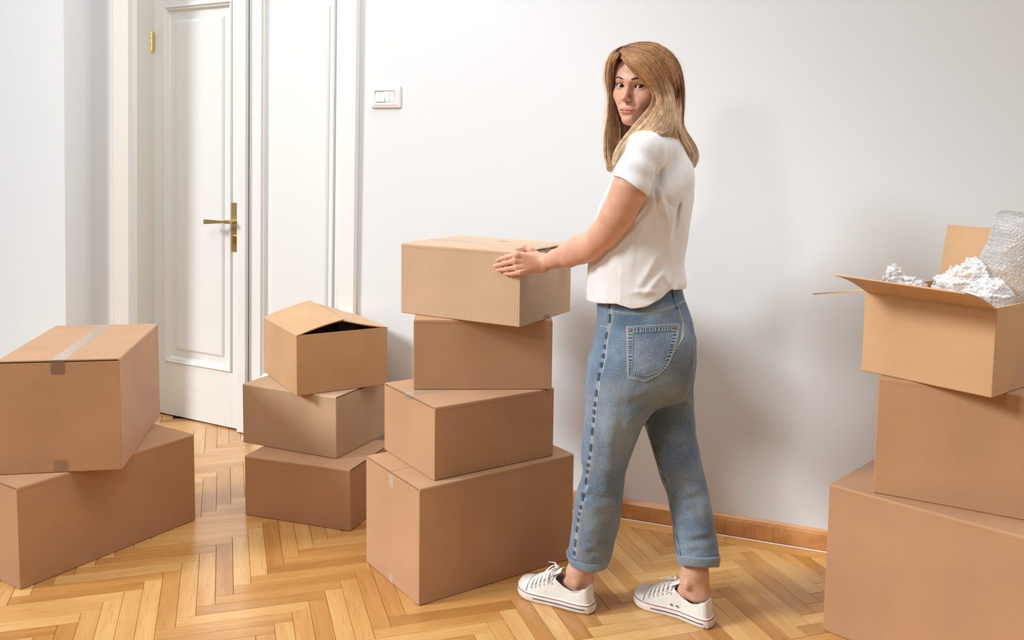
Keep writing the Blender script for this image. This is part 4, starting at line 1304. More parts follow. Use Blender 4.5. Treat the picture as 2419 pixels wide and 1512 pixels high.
def bvh(v, q): return BVHTree.FromPolygons([tuple(p) for p in v], [tuple(int(i) for i in f) for f in q])
SB = bvh(sv, sq)
def cast(tree, u, v, off=.0):
    """photo pixel -> point on a garment, lifted off metres towards the surface normal"""
    d = Vector(ray(u, v)).normalized()
    loc, nrm, i, dist = tree.ray_cast(Vector(CAM), d)
    if loc is None: return None, None
    if nrm.dot(d) > 0: nrm = -nrm
    return np.array(loc) + np.array(nrm) * off, np.array(nrm)
def densify(pts, step=3.0):
    out = []
    for (a, b), (c, d) in zip(pts, pts[1:]):
        n = max(1, int(math.hypot(c - a, d - b) / step))
        out += [(a + (c - a) * i / n, b + (d - b) * i / n) for i in range(n)]
    out.append(pts[-1]); return out
def runs(tree, pts, off=.0, step=3.0, maxjump=.03):
    """cast a polyline, split where it falls off the surface or jumps"""
    cur, res = [], []
    for u, v in densify(pts, step):
        p, n = cast(tree, u, v, off)
        if p is None or (cur and np.linalg.norm(p - cur[-1][0]) > maxjump):
            if len(cur) > 2: res.append(cur)
            cur = []
            if p is None: continue
        cur.append((p, n))
    if len(cur) > 2: res.append(cur)
    return res
def smooth_pts(ps, k=2):
    a = np.array(ps)
    for _ in range(k):
        b = a.copy(); b[1:-1] = (a[:-2] + a[1:-1] * 2 + a[2:]) / 4; a = b
    return a
def seam(tree, pts, r, name, mat, parent, off=0.0003, step=3.0, flat=.6):
    mb = MB()
    for run in runs(tree, pts, off, step):
        ps = smooth_pts([p for p, n in run]); mb.tube(ps, r, 6, flat=flat)
    if not mb.v: return None
    o = mb.build(name, mat, parent, smooth=True)
    return o
# stitched hems of shirt and sleeve, side and shoulder seams
M['cotton_seam'] = simple('white_cotton_seam', (.82, .82, .83), .9)
seam(SB, [(1458, 411), (1478, 421), (1500, 437), (1521, 455)], .0010, 'sleeve_hem_stitch', M['cotton_seam'], shirt, off=-.0004)
seam(SB, [(1388, 710), (1455, 710), (1490, 719), (1522, 714), (1556, 697), (1580, 680)], .0009, 'hem_stitch', M['cotton_seam'], shirt, off=-.0004)
seam(SB, [(1536, 322), (1546, 345), (1552, 375), (1556, 400), (1550, 424)], .0011, 'armhole_seam', M['cotton_seam'], shirt, off=-.0004)
seam(SB, [(1482, 540), (1470, 600), (1466, 660), (1463, 712)], .0009, 'side_seam', M['cotton_seam'], shirt, off=-.0004)

# ------------------------------------------------------------------ jeans
fj = Field((.12, 2.37, .075), (.66, 2.80, 1.00), .0028)
HIPS = [(660, 1428, 1606, 2.60, .118), (690, 1416, 1611, 2.60, .130), (721, 1413, 1620, 2.595, .142), (757, 1413, 1634, 2.59, .152), (789, 1407, 1641, 2.585, .160), (836, 1396, 1640, 2.58, .165), (876, 1390, 1637, 2.58, .163),
        (905, 1388, 1628, 2.58, .150), (935, 1392, 1610, 2.58, .12)]
LL = [(800, 1440, 1530, 2.535, .050), (830, 1410, 1560, 2.530, .085), (860, 1394, 1572, 2.525, .097), (927, 1385, 1556, 2.520, .100), (960, 1383, 1543, 2.518, .098), (985, 1381, 1528, 2.516, .095), (1010, 1378, 1512, 2.516, .091), (1050, 1374, 1496, 2.518, .085), (1085, 1373, 1485, 2.52, .080), (1110, 1378, 1477, 2.525, .077), (1143, 1371, 1473, 2.53, .076), (1173, 1359, 1470, 2.54, .076),
      (1217, 1356, 1464, 2.555, .074), (1266, 1349, 1453, 2.57, .070), (1300, 1343, 1446, 2.582, .066), (1323, 1343, 1438, 2.588, .062)]
RL = [(810, 1520, 1610, 2.64, .05), (840, 1490, 1630, 2.65, .085), (865, 1482, 1637, 2.655, .094), (900, 1500, 1636, 2.655, .096), (940, 1508, 1637, 2.65, .096), (985, 1517, 1640, 2.645, .092), (1028, 1530, 1643, 2.635, .088), (1087, 1549, 1655, 2.61, .082), (1136, 1564, 1667, 2.59, .078), (1165, 1576, 1674, 2.575, .076), (1191, 1582, 1679, 2.565, .075), (1240, 1589, 1687, 2.55, .073), (1284, 1594, 1696, 2.535, .070), (1300, 1596, 1697, 2.527, .068), (1318, 1600, 1696, 2.52, .062)]
for rows, n_ in ((HIPS, 2.2), (LL, 2.2), (RL, 2.2)):
    fn2, lo2, hi2 = column(rows, n_)
    fj.apply(fn2, lo2, hi2, .035)
# soft roundness of the seat
ell(fj, P(1595, 835, 2.50), (.046, .060, .075), .03); ell(fj, P(1606, 845, 2.67), (.040, .060, .075), .03)
# valley between the buttocks, folds under the seat and at the crotch, creases at the knees
JF = [((1606, 760, 2.48), (1575, 850, 2.46), -.006, .012), ((1578, 845, 2.46), (1526, 985, 2.50), -.017, .012), ((1612, 780, 2.47), (1590, 832, 2.46), -.006, .008), ((1638, 868, 2.54), (1580, 852, 2.47), -.006, .007), ((1600, 862, 2.5), (1640, 850, 2.56), .005, .008), ((1628, 870, 2.50), (1590, 905, 2.50), -.007, .010), ((1600, 895, 2.52), (1560, 925, 2.48), -.006, .010),
      ((1640, 900, 2.6), (1575, 930, 2.54), -.005, .010), ((1555, 905, 2.44), (1500, 930, 2.42), .005, .014), ((1545, 925, 2.45), (1470, 960, 2.42), -.004, .014)]
rj = random.Random(11)
for k in range(9):      # back of the left knee
    v = 1120 + k * 17; JF.append(((1470 - rj.random() * 8, v + rj.uniform(-4, 4), 2.48), (1400 + rj.random() * 25, v + rj.uniform(2, 18), 2.46), (-1) ** k * rj.uniform(.0025, .0045), rj.uniform(.007, .011)))
for k in range(10):     # right knee and calf
    v = 1085 + k * 17; JF.append(((1668 - rj.random() * 6 + k * 1.5, v + rj.uniform(-5, 5), 2.52), (1590 + rj.random() * 18, v + rj.uniform(4, 18), 2.50), (-1) ** k * rj.uniform(.0025, .0045), rj.uniform(.007, .011)))
for k in range(5):
    JF.append(((1362 + 3 * k, 1150 + 10 * k, 2.50), (1392 + 3 * k, 1120 + 15 * k, 2.47), (-1) ** k * .003, .008))
for k in range(4):
    JF.append(((1440 - 6 * k, 1255 + 14 * k, 2.52), (1375, 1270 + 14 * k, 2.50), (-1) ** k * .0028, .009))
    JF.append(((1690, 1255 + 14 * k, 2.49), (1610, 1270 + 12 * k, 2.47), (-1) ** k * .0028, .009))
JF.append(((1440, 960, 2.42), (1440, 1120, 2.44), .004, .02)); JF.append(((1470, 960, 2.42), (1462, 1120, 2.45), -.003, .02))
for a, b, m_, w in JF: fold(fj, a, b, m_, w)
fj.apply(lambda X, Y, Z: -(vnoise(X, Y, Z, (24, 24, 14), 2.3) - .5) * .0050 - (vnoise(X, Y, Z, (60, 60, 40), 7.7) - .5) * .0016, (.1, 2.3, .0), (.7, 2.9, 1.05), 0, 'disp')
# raised yoke seam line and slope of the waistband top
jv, jq = fj.mesh()
JB = bvh(jv, jq)
def denim(name, base, pale, streak=1.0):
    m, nt, b = mat_new(name); L = nt.links.new
    tc = N(nt, 'ShaderNodeTexCoord')
    v = N(nt, 'ShaderNodeVectorMath', operation='MULTIPLY'); v.inputs[1].default_value = (1, 1, .55); L(tc.outputs['Object'], v.inputs[0])
    n1 = N(nt, 'ShaderNodeTexNoise'); n1.inputs['Scale'].default_value = 760; n1.inputs['Detail'].default_value = 3; L(v.outputs[0], n1.inputs['Vector'])
    n2 = N(nt, 'ShaderNodeTexNoise'); n2.inputs['Scale'].default_value = 11; n2.inputs['Detail'].default_value = 5; L(tc.outputs['Object'], n2.inputs['Vector'])
    at = N(nt, 'ShaderNodeAttribute'); at.attribute_name = 'Fade'
    a1 = N(nt, 'ShaderNodeMath', operation='MULTIPLY_ADD'); a1.inputs[1].default_value = .95; L(n1.outputs['Fac'], a1.inputs[0])
    a2 = N(nt, 'ShaderNodeMath', operation='MULTIPLY_ADD'); a2.inputs[1].default_value = .45; L(n2.outputs['Fac'], a2.inputs[0])
    a3 = N(nt, 'ShaderNodeMath', operation='SUBTRACT'); a3.inputs[1].default_value = .76; L(at.outputs['Fac'], a3.inputs[0])
    L(a3.outputs[0], a2.inputs[2]); L(a2.outputs[0], a1.inputs[2])
    r = ramp(nt, [(.0, tuple(c * .42 for c in base)), (.32, base), (.62, lerpc(base, pale, .55)), (1.0, pale)]); L(a1.outputs[0], r.inputs[0])
    L(r.outputs[0], b.inputs['Base Color'])
    bp = N(nt, 'ShaderNodeBump'); bp.inputs['Strength'].default_value = .35; bp.inputs['Distance'].default_value = .0008
    L(n1.outputs['Fac'], bp.inputs['Height']); L(bp.outputs['Normal'], b.inputs['Normal'])
    b.inputs['Roughness'].default_value = .88; b.inputs['Specular IOR Level'].default_value = .15; b.inputs['Sheen Weight'].default_value = .15
    return m
M['denim'] = denim('washed_denim', (.092, .150, .238), (.45, .51, .535))
M['denim_in'] = denim('denim_reverse', (.15, .20, .27), (.36, .42, .49))
M['thread'] = simple('denim_thread', (.52, .50, .45), .9)
M['thread_orange'] = simple('orange_thread', (.50, .27, .10), .9)
def proj_all(v):
    q = v - CAM; x, y, z = q @ _RT, q @ _UP, q @ _fw
    return IMG_W / 2 + F_PX * x / z, IMG_H / 2 + CY - F_PX * y / z
# wash pattern of the denim itself, laid along seams and thigh (stays with the cloth)
OUTSEAM = [(1445, 722), (1447, 753), (1443, 775), (1437, 795), (1431, 848), (1419, 900), (1413, 943), (1409, 985), (1405, 1020), (1401, 1072), (1392, 1125), (1383, 1180), (1372, 1225), (1366, 1266), (1363, 1300), (1362, 1316)]
INSEAM = [(1526, 990), (1534, 1028), (1552, 1085), (1567, 1132), (1576, 1160), (1583, 1195), (1592, 1240), (1600, 1285), (1606, 1312)]
def seam3d(pts, off=0.0):
    out = []
    for run in runs(JB, pts, off): out += [p for p, n in run]
    return np.array(out)
def dist_to(v, pts):
    best = np.full(len(v), 9.0)
    for i in range(0, len(pts) - 1, 1):
        a, b = pts[i], pts[i + 1]; ab = b - a
        t = np.clip(((v - a) @ ab) / (ab @ ab + 1e-12), 0, 1)
        best = np.minimum(best, np.linalg.norm(v - a - t[:, None] * ab, axis=1))
    return best
fade = np.full(len(jv), .46)
_o3 = seam3d(OUTSEAM); _i3 = seam3d(INSEAM)
do = dist_to(jv, _o3[::3]); di = dist_to(jv, _i3[::3])
side = np.sign((jv[:, 0] - np.interp(jv[:, 2], _o3[::-1, 2], _o3[::-1, 0])))
puck = .5 + .5 * np.sin(jv[:, 2] * 2 * math.pi / .031 + 2.2 * np.sin(jv[:, 2] * 40))
band = np.exp(-((do - .009) / .0055) ** 2) * (side < 0)
fade += band * np.where(puck > .45, -.55, .16) + np.exp(-(do / .0035) ** 2) * .2
fade -= np.exp(-((di - .005) / .004) ** 2) * (.22 + .2 * np.sin(jv[:, 2] * 160))
# worn pale thigh and seat, unworn patch under the waistband
for (u, v, y, r, a) in ((1440, 1000, 2.43, .10, .14), (1545, 840, 2.43, .075, .10), (1400, 820, 2.5, .06, .05), (1420, 1220, 2.48, .06, .10), (1640, 1180, 2.5, .06, .08)):
    fade += a * np.exp(-(np.linalg.norm(jv - P(u, v, y), axis=1) / r) ** 2)
for (u, v, y, r, a) in ((1465, 760, 2.45, .05, .10),):
    fade -= a * np.exp(-(np.linalg.norm(jv - P(u, v, y), axis=1) / r) ** 2)
me = fast_mesh('jeans', jv, jq); add_attr(me, 'Fade', np.clip(fade, 0, 1)[:, None].repeat(3, 1))
jeans = wear(link('jeans', me, M['denim']))
# outseam and inseam welts
seam(JB, OUTSEAM, .0016, 'outseam', M['thread'], jeans, off=.0006)
seam(JB, INSEAM, .0013, 'inseam', M['thread'], jeans, off=.0004)
def stitches(tree, lines, parent, mat, name='stitching', off=.0006, L_=3.0, gap=1.6, r=.0007):
    mb = MB()
    for pts in lines:
        d = densify(pts, 1.0); i = 0
        while i + L_ < len(d):
            a, _ = cast(tree, *d[int(i)], off); b_, _ = cast(tree, *d[int(i + L_)], off)
            if a is not None and b_ is not None and .0002 < np.linalg.norm(b_ - a) < .015: mb.tube([a, b_], r, 4)
            i += L_ + gap
    o = mb.build(name, mat, parent); props(o, kind='stuff'); return o
# back pocket: a sewn-on patch with its own edge
def patch(tree, outline_fn, name, mat, parent, lift, nu=18, nv=20, fade_fn=None):
    """outline_fn(a, b) -> photo pixel for a, b in 0..1"""
    top, edge = [], []
    for j in range(nv + 1):
        for i in range(nu + 1):
            u, v = outline_fn(i / nu, j / nv)
            p, n_ = cast(tree, u, v, lift); top.append(p)
    top = np.array(top); W_ = nu + 1
    for _ in range(2):
        g = top.reshape(nv + 1, nu + 1, 3); g2 = g.copy()
        g2[1:-1, 1:-1] = (g[1:-1, 1:-1] * 2 + g[:-2, 1:-1] + g[2:, 1:-1] + g[1:-1, :-2] + g[1:-1, 2:]) / 6; top = g2.reshape(-1, 3)
    g = top.reshape(nv + 1, nu + 1, 3)
    du = np.gradient(g, axis=1); dv = np.gradient(g, axis=0); nn = np.cross(du, dv).reshape(-1, 3); nn /= np.linalg.norm(nn, axis=1)[:, None]
    if (nn.mean(0) @ (CAM - top.mean(0))) < 0: nn = -nn
    low = top - nn * (lift + .0025)
    v = np.vstack([top, low]); m = len(top); f = []
    for j in range(nv):
        for i in range(nu):
            k = j * W_ + i; f.append((k, k + 1, k + W_ + 1, k + W_))
    for i in range(nu):
        f.append((i, m + i, m + i + 1, i + 1)); k = nv * W_ + i; f.append((k, k + 1, m + k + 1, m + k))
    for j in range(nv):
        k = j * W_; f.append((k, k + W_, m + k + W_, m + k)); k += nu; f.append((k, m + k, m + k + W_, k + W_))
    mb = MB(); mb.add(v, f); me = mb.mesh(name)
    fd = np.full(len(v), .46)
    if fade_fn is not None:
        for j in range(nv + 1):
            for i in range(nu + 1): fd[j * W_ + i] = fade_fn(i / nu, j / nv)
    add_attr(me, 'Fade', fd[:, None].repeat(3, 1))
    return link(name, me, mat, parent, True)
PK = [(1481, 772), (1603, 766), (1592, 832), (1558, 888), (1527, 906), (1483, 892)]
def pk_fn(a, b):
    # left edge 1481,772 -> 1483,892 ; right edge bends inwards; bottom comes to a point at (1527,906)
    l = (1481 + 2 * b, 772 + 120 * b)
    rr = [(1603, 766), (1601, 794), (1593, 830), (1578, 862), (1556, 884)]
    t = b * 4; i = min(int(t), 3); t -= i
    r = (rr[i][0] + (rr[i + 1][0] - rr[i][0]) * t, rr[i][1] + (rr[i + 1][1] - rr[i][1]) * t)
    x, y = l[0] + (r[0] - l[0]) * a, l[1] + (r[1] - l[1]) * a
    y += 14 * b ** 2 * (1 - abs(a - .55) / .55) if a < .55 else 14 * b ** 2 * (1 - (a - .55) / .45)
    return x, y
def pk_fade(a, b):
    e = min(a, 1 - a, b * .9, 1 - b)
    f = .50 - .10 * math.exp(-((e - .125) / .02) ** 2)
    if e < .115:
        ph = (a if (b * .9 if b < .5 else 1 - b) < min(a, 1 - a) else b) * 120
        f = .58 if e < .035 else (.16 if math.sin(ph + 2 * math.sin(ph * .13)) > -.05 else .66)
    return f
pocket = patch(JB, pk_fn, 'back_pocket', M['denim'], jeans, .0026, 84, 84, pk_fade)
PT = bvh(np.array([v.co[:] for v in pocket.data.vertices]), [p.vertices[:] for p in pocket.data.polygons if len(p.vertices) == 4]) if False else JB
def pk_line(e, samples=30):
    L0 = [pk_fn(e, e + (1 - 2 * e) * k / samples) for k in range(samples + 1)]
    L1 = [pk_fn(e + (1 - 2 * e) * k / samples, 1 - e) for k in range(samples + 1)]
    L2 = [pk_fn(1 - e, 1 - e - (1 - 2 * e) * k / samples) for k in range(samples + 1)]
    return L0 + L1 + L2
top2 = [pk_fn(k / 20, .115) for k in range(21)]
stitches(JB, [pk_line(.035), pk_line(.115), top2], jeans, M['thread'], off=.0036, r=.00055)
seam(JB, pk_line(.0) + [pk_fn(1, 0)], .0011, 'pocket_edge', M['thread'], jeans, off=.0022)
seam(JB, [pk_fn(0, 0), pk_fn(.5, 0), pk_fn(1, 0)], .0014, 'pocket_edge', M['thread'], jeans, off=.0026)
# bar tacks in orange at the pocket corners
stitches(JB, [[pk_fn(.02, .03), pk_fn(.12, .05)], [pk_fn(.02, .06), pk_fn(.12, .08)], [pk_fn(.88, .05), pk_fn(.98, .03)], [pk_fn(.88, .08), pk_fn(.98, .06)]], jeans, M['thread_orange'], name='bar_tack', off=.0042, L_=4, gap=.5, r=.0009)
# second pocket beyond the centre seam, yoke, waistband line, front pocket, belt loop
def pk2(a, b):
    l = [(1626, 757), (1633, 800), (1631, 860)]; t = b * 2; i = min(int(t), 1); t -= i
    lx, ly = l[i][0] + (l[i + 1][0] - l[i][0]) * t, l[i][1] + (l[i + 1][1] - l[i][1]) * t
    return lx + (1640 - lx) * .5 * a, ly + a * 2
try: patch(JB, pk2, 'back_pocket', M['denim'], jeans, .0010, 6, 20, lambda a, b: .38 + (.15 if a < .15 else 0))
except Exception as e_: print('pk2', e_)
stitches(JB, [[(1445, 735), (1480, 738), (1520, 738), (1560, 731), (1600, 717), (1618, 705)], [(1445, 741), (1480, 744), (1520, 744), (1562, 737), (1602, 722), (1620, 710)],
              [(1606, 735), (1617, 765), (1615, 795), (1600, 825)], [(1601, 735), (1611, 765), (1609, 795), (1594, 825)], [(1452, 722), (1452, 755)]], jeans, M['thread'], off=.0006, r=.0007)
seam(JB, [(1447, 735), (1480, 741), (1520, 741), (1561, 734), (1601, 720), (1620, 708)], .0012, 'waistband_seam', M['thread'], jeans, off=.0002)
seam(JB, [(1603, 725), (1614, 765), (1612, 797), (1597, 827), (1575, 850)], .0014, 'yoke_seam', M['thread'], jeans, off=.0003)
seam(JB, [(1417, 768), (1428, 772), (1440, 775)], .0014, 'front_pocket_edge', M['thread'], jeans, off=.0004)
mb = MB()
for run in runs(JB, [(1589, 686), (1592, 700), (1596, 716), (1599, 728)], .002): mb.tube(smooth_pts([p for p, n_ in run]), .0055, 8, flat=.35)
if mb.v:
    o = mb.build('belt_loop', M['denim'], jeans, smooth=True); add_attr(o.data, 'Fade', np.full((len(o.data.vertices), 3), .5))
# rolled cuffs
def cuff(rows_top, rows_bot, y, b_, thick, name):
    """ring following the photo's outline; rows: (u, v) of left, middle-near, right edge at top and bottom"""
    mb = MB(); n_ = 40; rings = []
    prof = [(-.25, 0.02), (.25, 0.0), (.75, .03), (1.0, .16), (1.05, .5), (1.0, .86), (.7, .98), (.2, 1.0), (-.4, .94), (-.5, .5)]
    for off, t in prof:
        ring = []
        for k in range(n_):
            an = 2 * math.pi * k / n_
            cx, sx = math.cos(an), math.sin(an)
            (ul, vl), (um, vm), (ur, vr) = [((1 - t) * a[0] + t * b[0], (1 - t) * a[1] + t * b[1]) for a, b in zip(rows_top, rows_bot)]
            L_, R_ = P(ul, vl, y), P(ur, vr, y)
            cxm = (L_ + R_) / 2; hw = (R_[0] - L_[0]) / 2
            zz = (L_[2] + R_[2]) / 2 + (R_[2] - L_[2]) / 2 * cx
            zm = P(um, vm, y - b_)[2]
            zz = zz + (zm - (L_[2] + R_[2]) / 2) * (max(-sx, 0) ** 1.3) + .5 * (max(sx, 0) ** 1.3) * abs(R_[2] - L_[2])
            w = 1.0 + .022 * math.sin(an * 3 + y * 9) + .012 * math.sin(an * 7 + 1)
            e = 2 / 2.3
            ring.append((cxm[0] + (hw - thick * (1 - off)) * math.copysign(abs(cx) ** e, cx) * (w if sx < .2 else 1), y + (b_ - thick * (1 - off)) * math.copysign(abs(sx) ** e, sx) * w, zz + .0015 * math.sin(an * 5)))
        rings.append(ring)
    v = [p for r in rings for p in r]; m = len(rings)
    f = [(i * n_ + k, i * n_ + (k + 1) % n_, ((i + 1) % m) * n_ + (k + 1) % n_, ((i + 1) % m) * n_ + k) for i in range(m) for k in range(n_)]
    mb.add(v, f); me = mb.mesh(name); add_attr(me, 'Fade', np.full((len(me.vertices), 3), .50))
    o = link(name, me, M['denim_in'], jeans, True)
    s = o.modifiers.new('sub', 'SUBSURF'); s.levels = 1; s.render_levels = 2
    return o
cuff([(1337, 1306), (1385, 1333), (1441, 1308)], [(1345, 1327), (1398, 1354), (1437, 1328)], 2.587, .070, .006, 'cuff')
cuff([(1595, 1304), (1640, 1318), (1701, 1307)], [(1600, 1330), (1648, 1342), (1697, 1333)], 2.522, .070, .006, 'cuff')
mb = MB(); a0, a1 = P(1362, 1331, 2.513), P(1358, 1347, 2.513)
# ------------------------------------------------------------------ hair
_HC = H2W((0, -.020, .034))
def hair_y(u, v, g=0.0):
    """depth of the hair volume over the skull under pixel (u, v)"""
    r = np.array([.083 + g, .106 + g, .093 + g])
    d = ray(u, v); o = ((CAM - _HC) @ HR) / r; dd = (d @ HR) / r
    a, b_, c = dd @ dd, 2 * o @ dd, o @ o - 1
    q = b_ * b_ - 4 * a * c
    if q <= 0: return float(-b_ / (2 * a))
    return float((-b_ - math.sqrt(q)) / (2 * a))
def G(pts, g=.0):
    """guide: (u, v) uses the skull, (u, v, y) is explicit; resampled smoothly to 26 points"""
    w = [P(p[0], p[1], p[2]) if len(p) > 2 else P(p[0], p[1], hair_y(p[0], p[1], g)) for p in pts]
    w = np.array(w); n = len(w)
    ext = np.vstack([2 * w[0] - w[1], w, 2 * w[-1] - w[-2]])
    L_ = np.concatenate([[0], np.cumsum(np.linalg.norm(np.diff(w, axis=0), axis=1))]); L_ /= L_[-1]
    out = []
    for t in np.linspace(0, 1, 26):
        i = min(int(np.searchsorted(L_, t, 'right') - 1), n - 2); s = (t - L_[i]) / (L_[i + 1] - L_[i])
        p0, p1, p2, p3 = ext[i], ext[i + 1], ext[i + 2], ext[i + 3]
        out.append(.5 * ((2 * p1) + (-p0 + p2) * s + (2 * p0 - 5 * p1 + 4 * p2 - p3) * s ** 2 + (-p0 + 3 * p1 - 3 * p2 + p3) * s ** 3))
    return np.array(out)
ROOT, MIDC, TIP = np.array((.33, .132, .055)), np.array((.58, .31, .142)), np.array((.90, .68, .46))
HV, HF, HCOL = [], [], []
_HAX = H2W((0, -.015, .02))
def strand(pts, r, shade, tipshift=0.0, m=20):
    """flat tapering ribbon lying on the hair volume"""
    idx = np.linspace(0, len(pts) - 1, m); i0 = np.floor(idx).astype(int).clip(0, len(pts) - 2); w = (idx - i0)[:, None]
    pts = pts[i0] * (1 - w) + pts[i0 + 1] * w
    base = _cnt[0]; n = m
    t = np.gradient(pts, axis=0); t /= np.linalg.norm(t, axis=1)[:, None] + 1e-9
    out = pts - np.array([_HAX[0], _HAX[1], 0]) * [1, 1, 0] ; out[:, 2] = np.clip(pts[:, 2] - _HAX[2], 0, .1)
    out = out / (np.linalg.norm(out, axis=1)[:, None] + 1e-9) + rh.normal(0, .35, 3)
    a = np.cross(t, out); a /= np.linalg.norm(a, axis=1)[:, None] + 1e-9
    s = np.linspace(0, 1, n)
    rad = (r * np.clip(np.minimum(s * 12 + .55, (1 - s) * 7 + .12), 0, 1))[:, None]
    ring = np.stack([pts - a * rad, pts + a * rad], 1).reshape(-1, 3)
    k = base + 2 * np.arange(n - 1)
    f = np.stack([k, k + 1, k + 3, k + 2], 1)
    ss = np.clip(s + tipshift, 0, 1)[:, None]
    c = np.where(ss < .32, ROOT + (MIDC - ROOT) * (ss / .32), MIDC + (TIP - MIDC) * ((ss - .32) / .5).clip(0, 1)) * shade
    HV.append(ring); HF.append(f); HCOL.append(np.repeat(c, 2, axis=0)); _cnt[0] += len(ring)
_cnt = [0]
rh = np.random.default_rng(5)
def family(guides, n, thick=.006, jit=.0016, r=(.00022, .00050), shade=(.72, 1.25), tip=0.0, clump=10, solid=True, back=.005, trim=.10):
    """strands interpolated between neighbouring guides; loosely gathered into clumps"""
    gs = np.array(guides); m = len(gs) - 1; n = int(n * 3.0)
    cl = rh.random((clump, 2)); csh = rh.uniform(.86, 1.14, clump)
    for _ in range(n):
        k = rh.integers(clump); s = np.clip(cl[k, 0] + rh.normal(0, .045), 0, 1) * m
        if rh.random() < .6: s = rh.random() * m
        i = min(int(s), m - 1); w = s - i
        p = gs[i] * (1 - w) + gs[i + 1] * w
        q = np.linspace(0, 1, len(p))[:, None]
        # random low-frequency wander
        ph = rh.random(3) * 6.28; am = rh.normal(0, jit, 3)
        p = p + am * np.sin(q * rh.uniform(2, 6) + ph) + rh.normal(0, jit * .6, 3) * q
        p = p + np.array([0, -1, 0]) * rh.uniform(-.3, 1) * thick
        e = 1 - abs(rh.normal(0, trim)) * .8; cut = max(int(len(p) * e), 12)
        strand(p[:cut], rh.uniform(*r), rh.uniform(*shade) * csh[k] * np.array([1, rh.uniform(.95, 1.05), rh.uniform(.9, 1.1)]), tip + rh.normal(0, .07))
    if solid:
        base = _cnt[0]
        off = np.array([0, back, 0]); V = gs + off; nr, nc = V.shape[0], V.shape[1]
        HV.append(V.reshape(-1, 3)); _cnt[0] += nr * nc; sf = []
        for i in range(nr - 1):
            for j in range(nc - 1):
                a = base + i * nc + j; sf.append((a, a + 1, a + nc + 1, a + nc))
        HF.append(np.array(sf)); q = np.linspace(0, 1, nc)[:, None]
        c = np.where(q < .35, ROOT + (MIDC - ROOT) * q / .35, MIDC + (TIP - MIDC) * (q - .35) * .8) * .62
        HCOL.append(np.tile(c, (nr, 1)))
# side hair on the far side of the face (left in the picture)
A0 = G([(1470, 112), (1446, 124, 2.575), (1433, 150, 2.585), (1430, 185, 2.59), (1437, 225, 2.60), (1434, 270, 2.60), (1427, 320, 2.595), (1427, 365, 2.59), (1434, 403, 2.585)])
A1 = G([(1469, 113), (1450, 128, 2.56), (1440, 155, 2.565), (1439, 190, 2.575), (1442, 230, 2.60), (1441, 275, 2.60), (1437, 320, 2.59), (1437, 365, 2.585), (1442, 408, 2.58)])
A2 = G([(1468, 115), (1455, 132, 2.545), (1445, 155, 2.575), (1441, 190, 2.590), (1446, 230, 2.60), (1449, 275, 2.61), (1450, 320, 2.60), (1446, 365, 2.59), (1448, 405, 2.58)])
A3 = G([(1466, 118), (1459, 133, 2.535), (1449, 158, 2.560), (1444, 195, 2.590), (1449, 240, 2.62), (1462, 290, 2.635), (1463, 330, 2.62), (1457, 365, 2.60), (1450, 396, 2.585)])
family([A0, A1, A2, A3], 520, .008, .0020, tip=.10)
A4 = G([(1460, 200, 2.66), (1462, 240, 2.66), (1470, 285, 2.65), (1478, 320, 2.64), (1470, 350, 2.61), (1460, 380, 2.59)])
A5 = G([(1490, 200, 2.66), (1492, 240, 2.66), (1500, 285, 2.655), (1502, 320, 2.64), (1490, 345, 2.61), (1468, 372, 2.59)])
family([A3 + np.array([.004, .02, 0]), A4, A5], 260, .010, .003, shade=(.60, .95), tip=.05, back=.012)
# crown and back, from the parting over to the right
B1 = G([(1472, 112), (1500, 104), (1540, 103), (1578, 122), (1602, 160), (1611, 210), (1611, 260), (1609, 295), (1624, 325, 2.60), (1642, 352, 2.585), (1648, 376, 2.575), (1640, 396, 2.565), (1628, 405, 2.56)], .004)
B2 = G([(1471, 114), (1500, 110), (1538, 113), (1572, 134), (1594, 172), (1603, 220), (1604, 265, 2.560), (1604, 298, 2.550), (1617, 328, 2.565), (1633, 355, 2.558), (1640, 378, 2.55), (1633, 396, 2.548), (1626, 404, 2.55)], .006)
B3 = G([(1470, 116), (1500, 116), (1535, 124), (1565, 147), (1585, 185), (1594, 228), (1597, 268, 2.530), (1598, 300, 2.520), (1608, 328, 2.552), (1622, 352, 2.55), (1630, 375, 2.545), (1628, 392, 2.545), (1624, 402, 2.548)], .007)
family([B1, B2, B3], 620, .010, .0018, tip=.0)
B0 = G([(1474, 113), (1505, 103.5), (1546, 104), (1584, 125), (1607, 160), (1614, 212), (1613, 262), (1612, 298, 2.63), (1628, 325, 2.62), (1645, 352, 2.60), (1650, 378, 2.59), (1644, 395, 2.58)], .004)
family([B0, B1], 240, .006, .0022, tip=.02)
# back hair gathered over the collar, curling forward
C1_ = G([(1470, 117), (1502, 122), (1532, 134), (1558, 160), (1576, 200), (1586, 240, 2.515), (1590, 275, 2.500), (1584, 300, 2.490), (1565, 313, 2.475), (1540, 318, 2.455), (1512, 328, 2.45), (1490, 345, 2.44)], .010)
C2_ = G([(1469, 119), (1500, 129), (1526, 145), (1549, 172), (1566, 210), (1576, 245, 2.51), (1578, 275, 2.495), (1568, 296, 2.487), (1548, 310, 2.470), (1524, 320, 2.452), (1500, 335, 2.45), (1480, 354, 2.44)], .012)
C3_ = G([(1468, 120), (1496, 136), (1520, 156), (1541, 185), (1557, 218), (1566, 248, 2.508), (1565, 272, 2.495), (1553, 293, 2.485), (1533, 309, 2.468), (1510, 324, 2.46), (1488, 342, 2.45), (1468, 364, 2.445)], .014)
family([B3, C1_, C2_, C3_], 900, .010, .0018, shade=(.66, 1.2), tip=.02, clump=16)
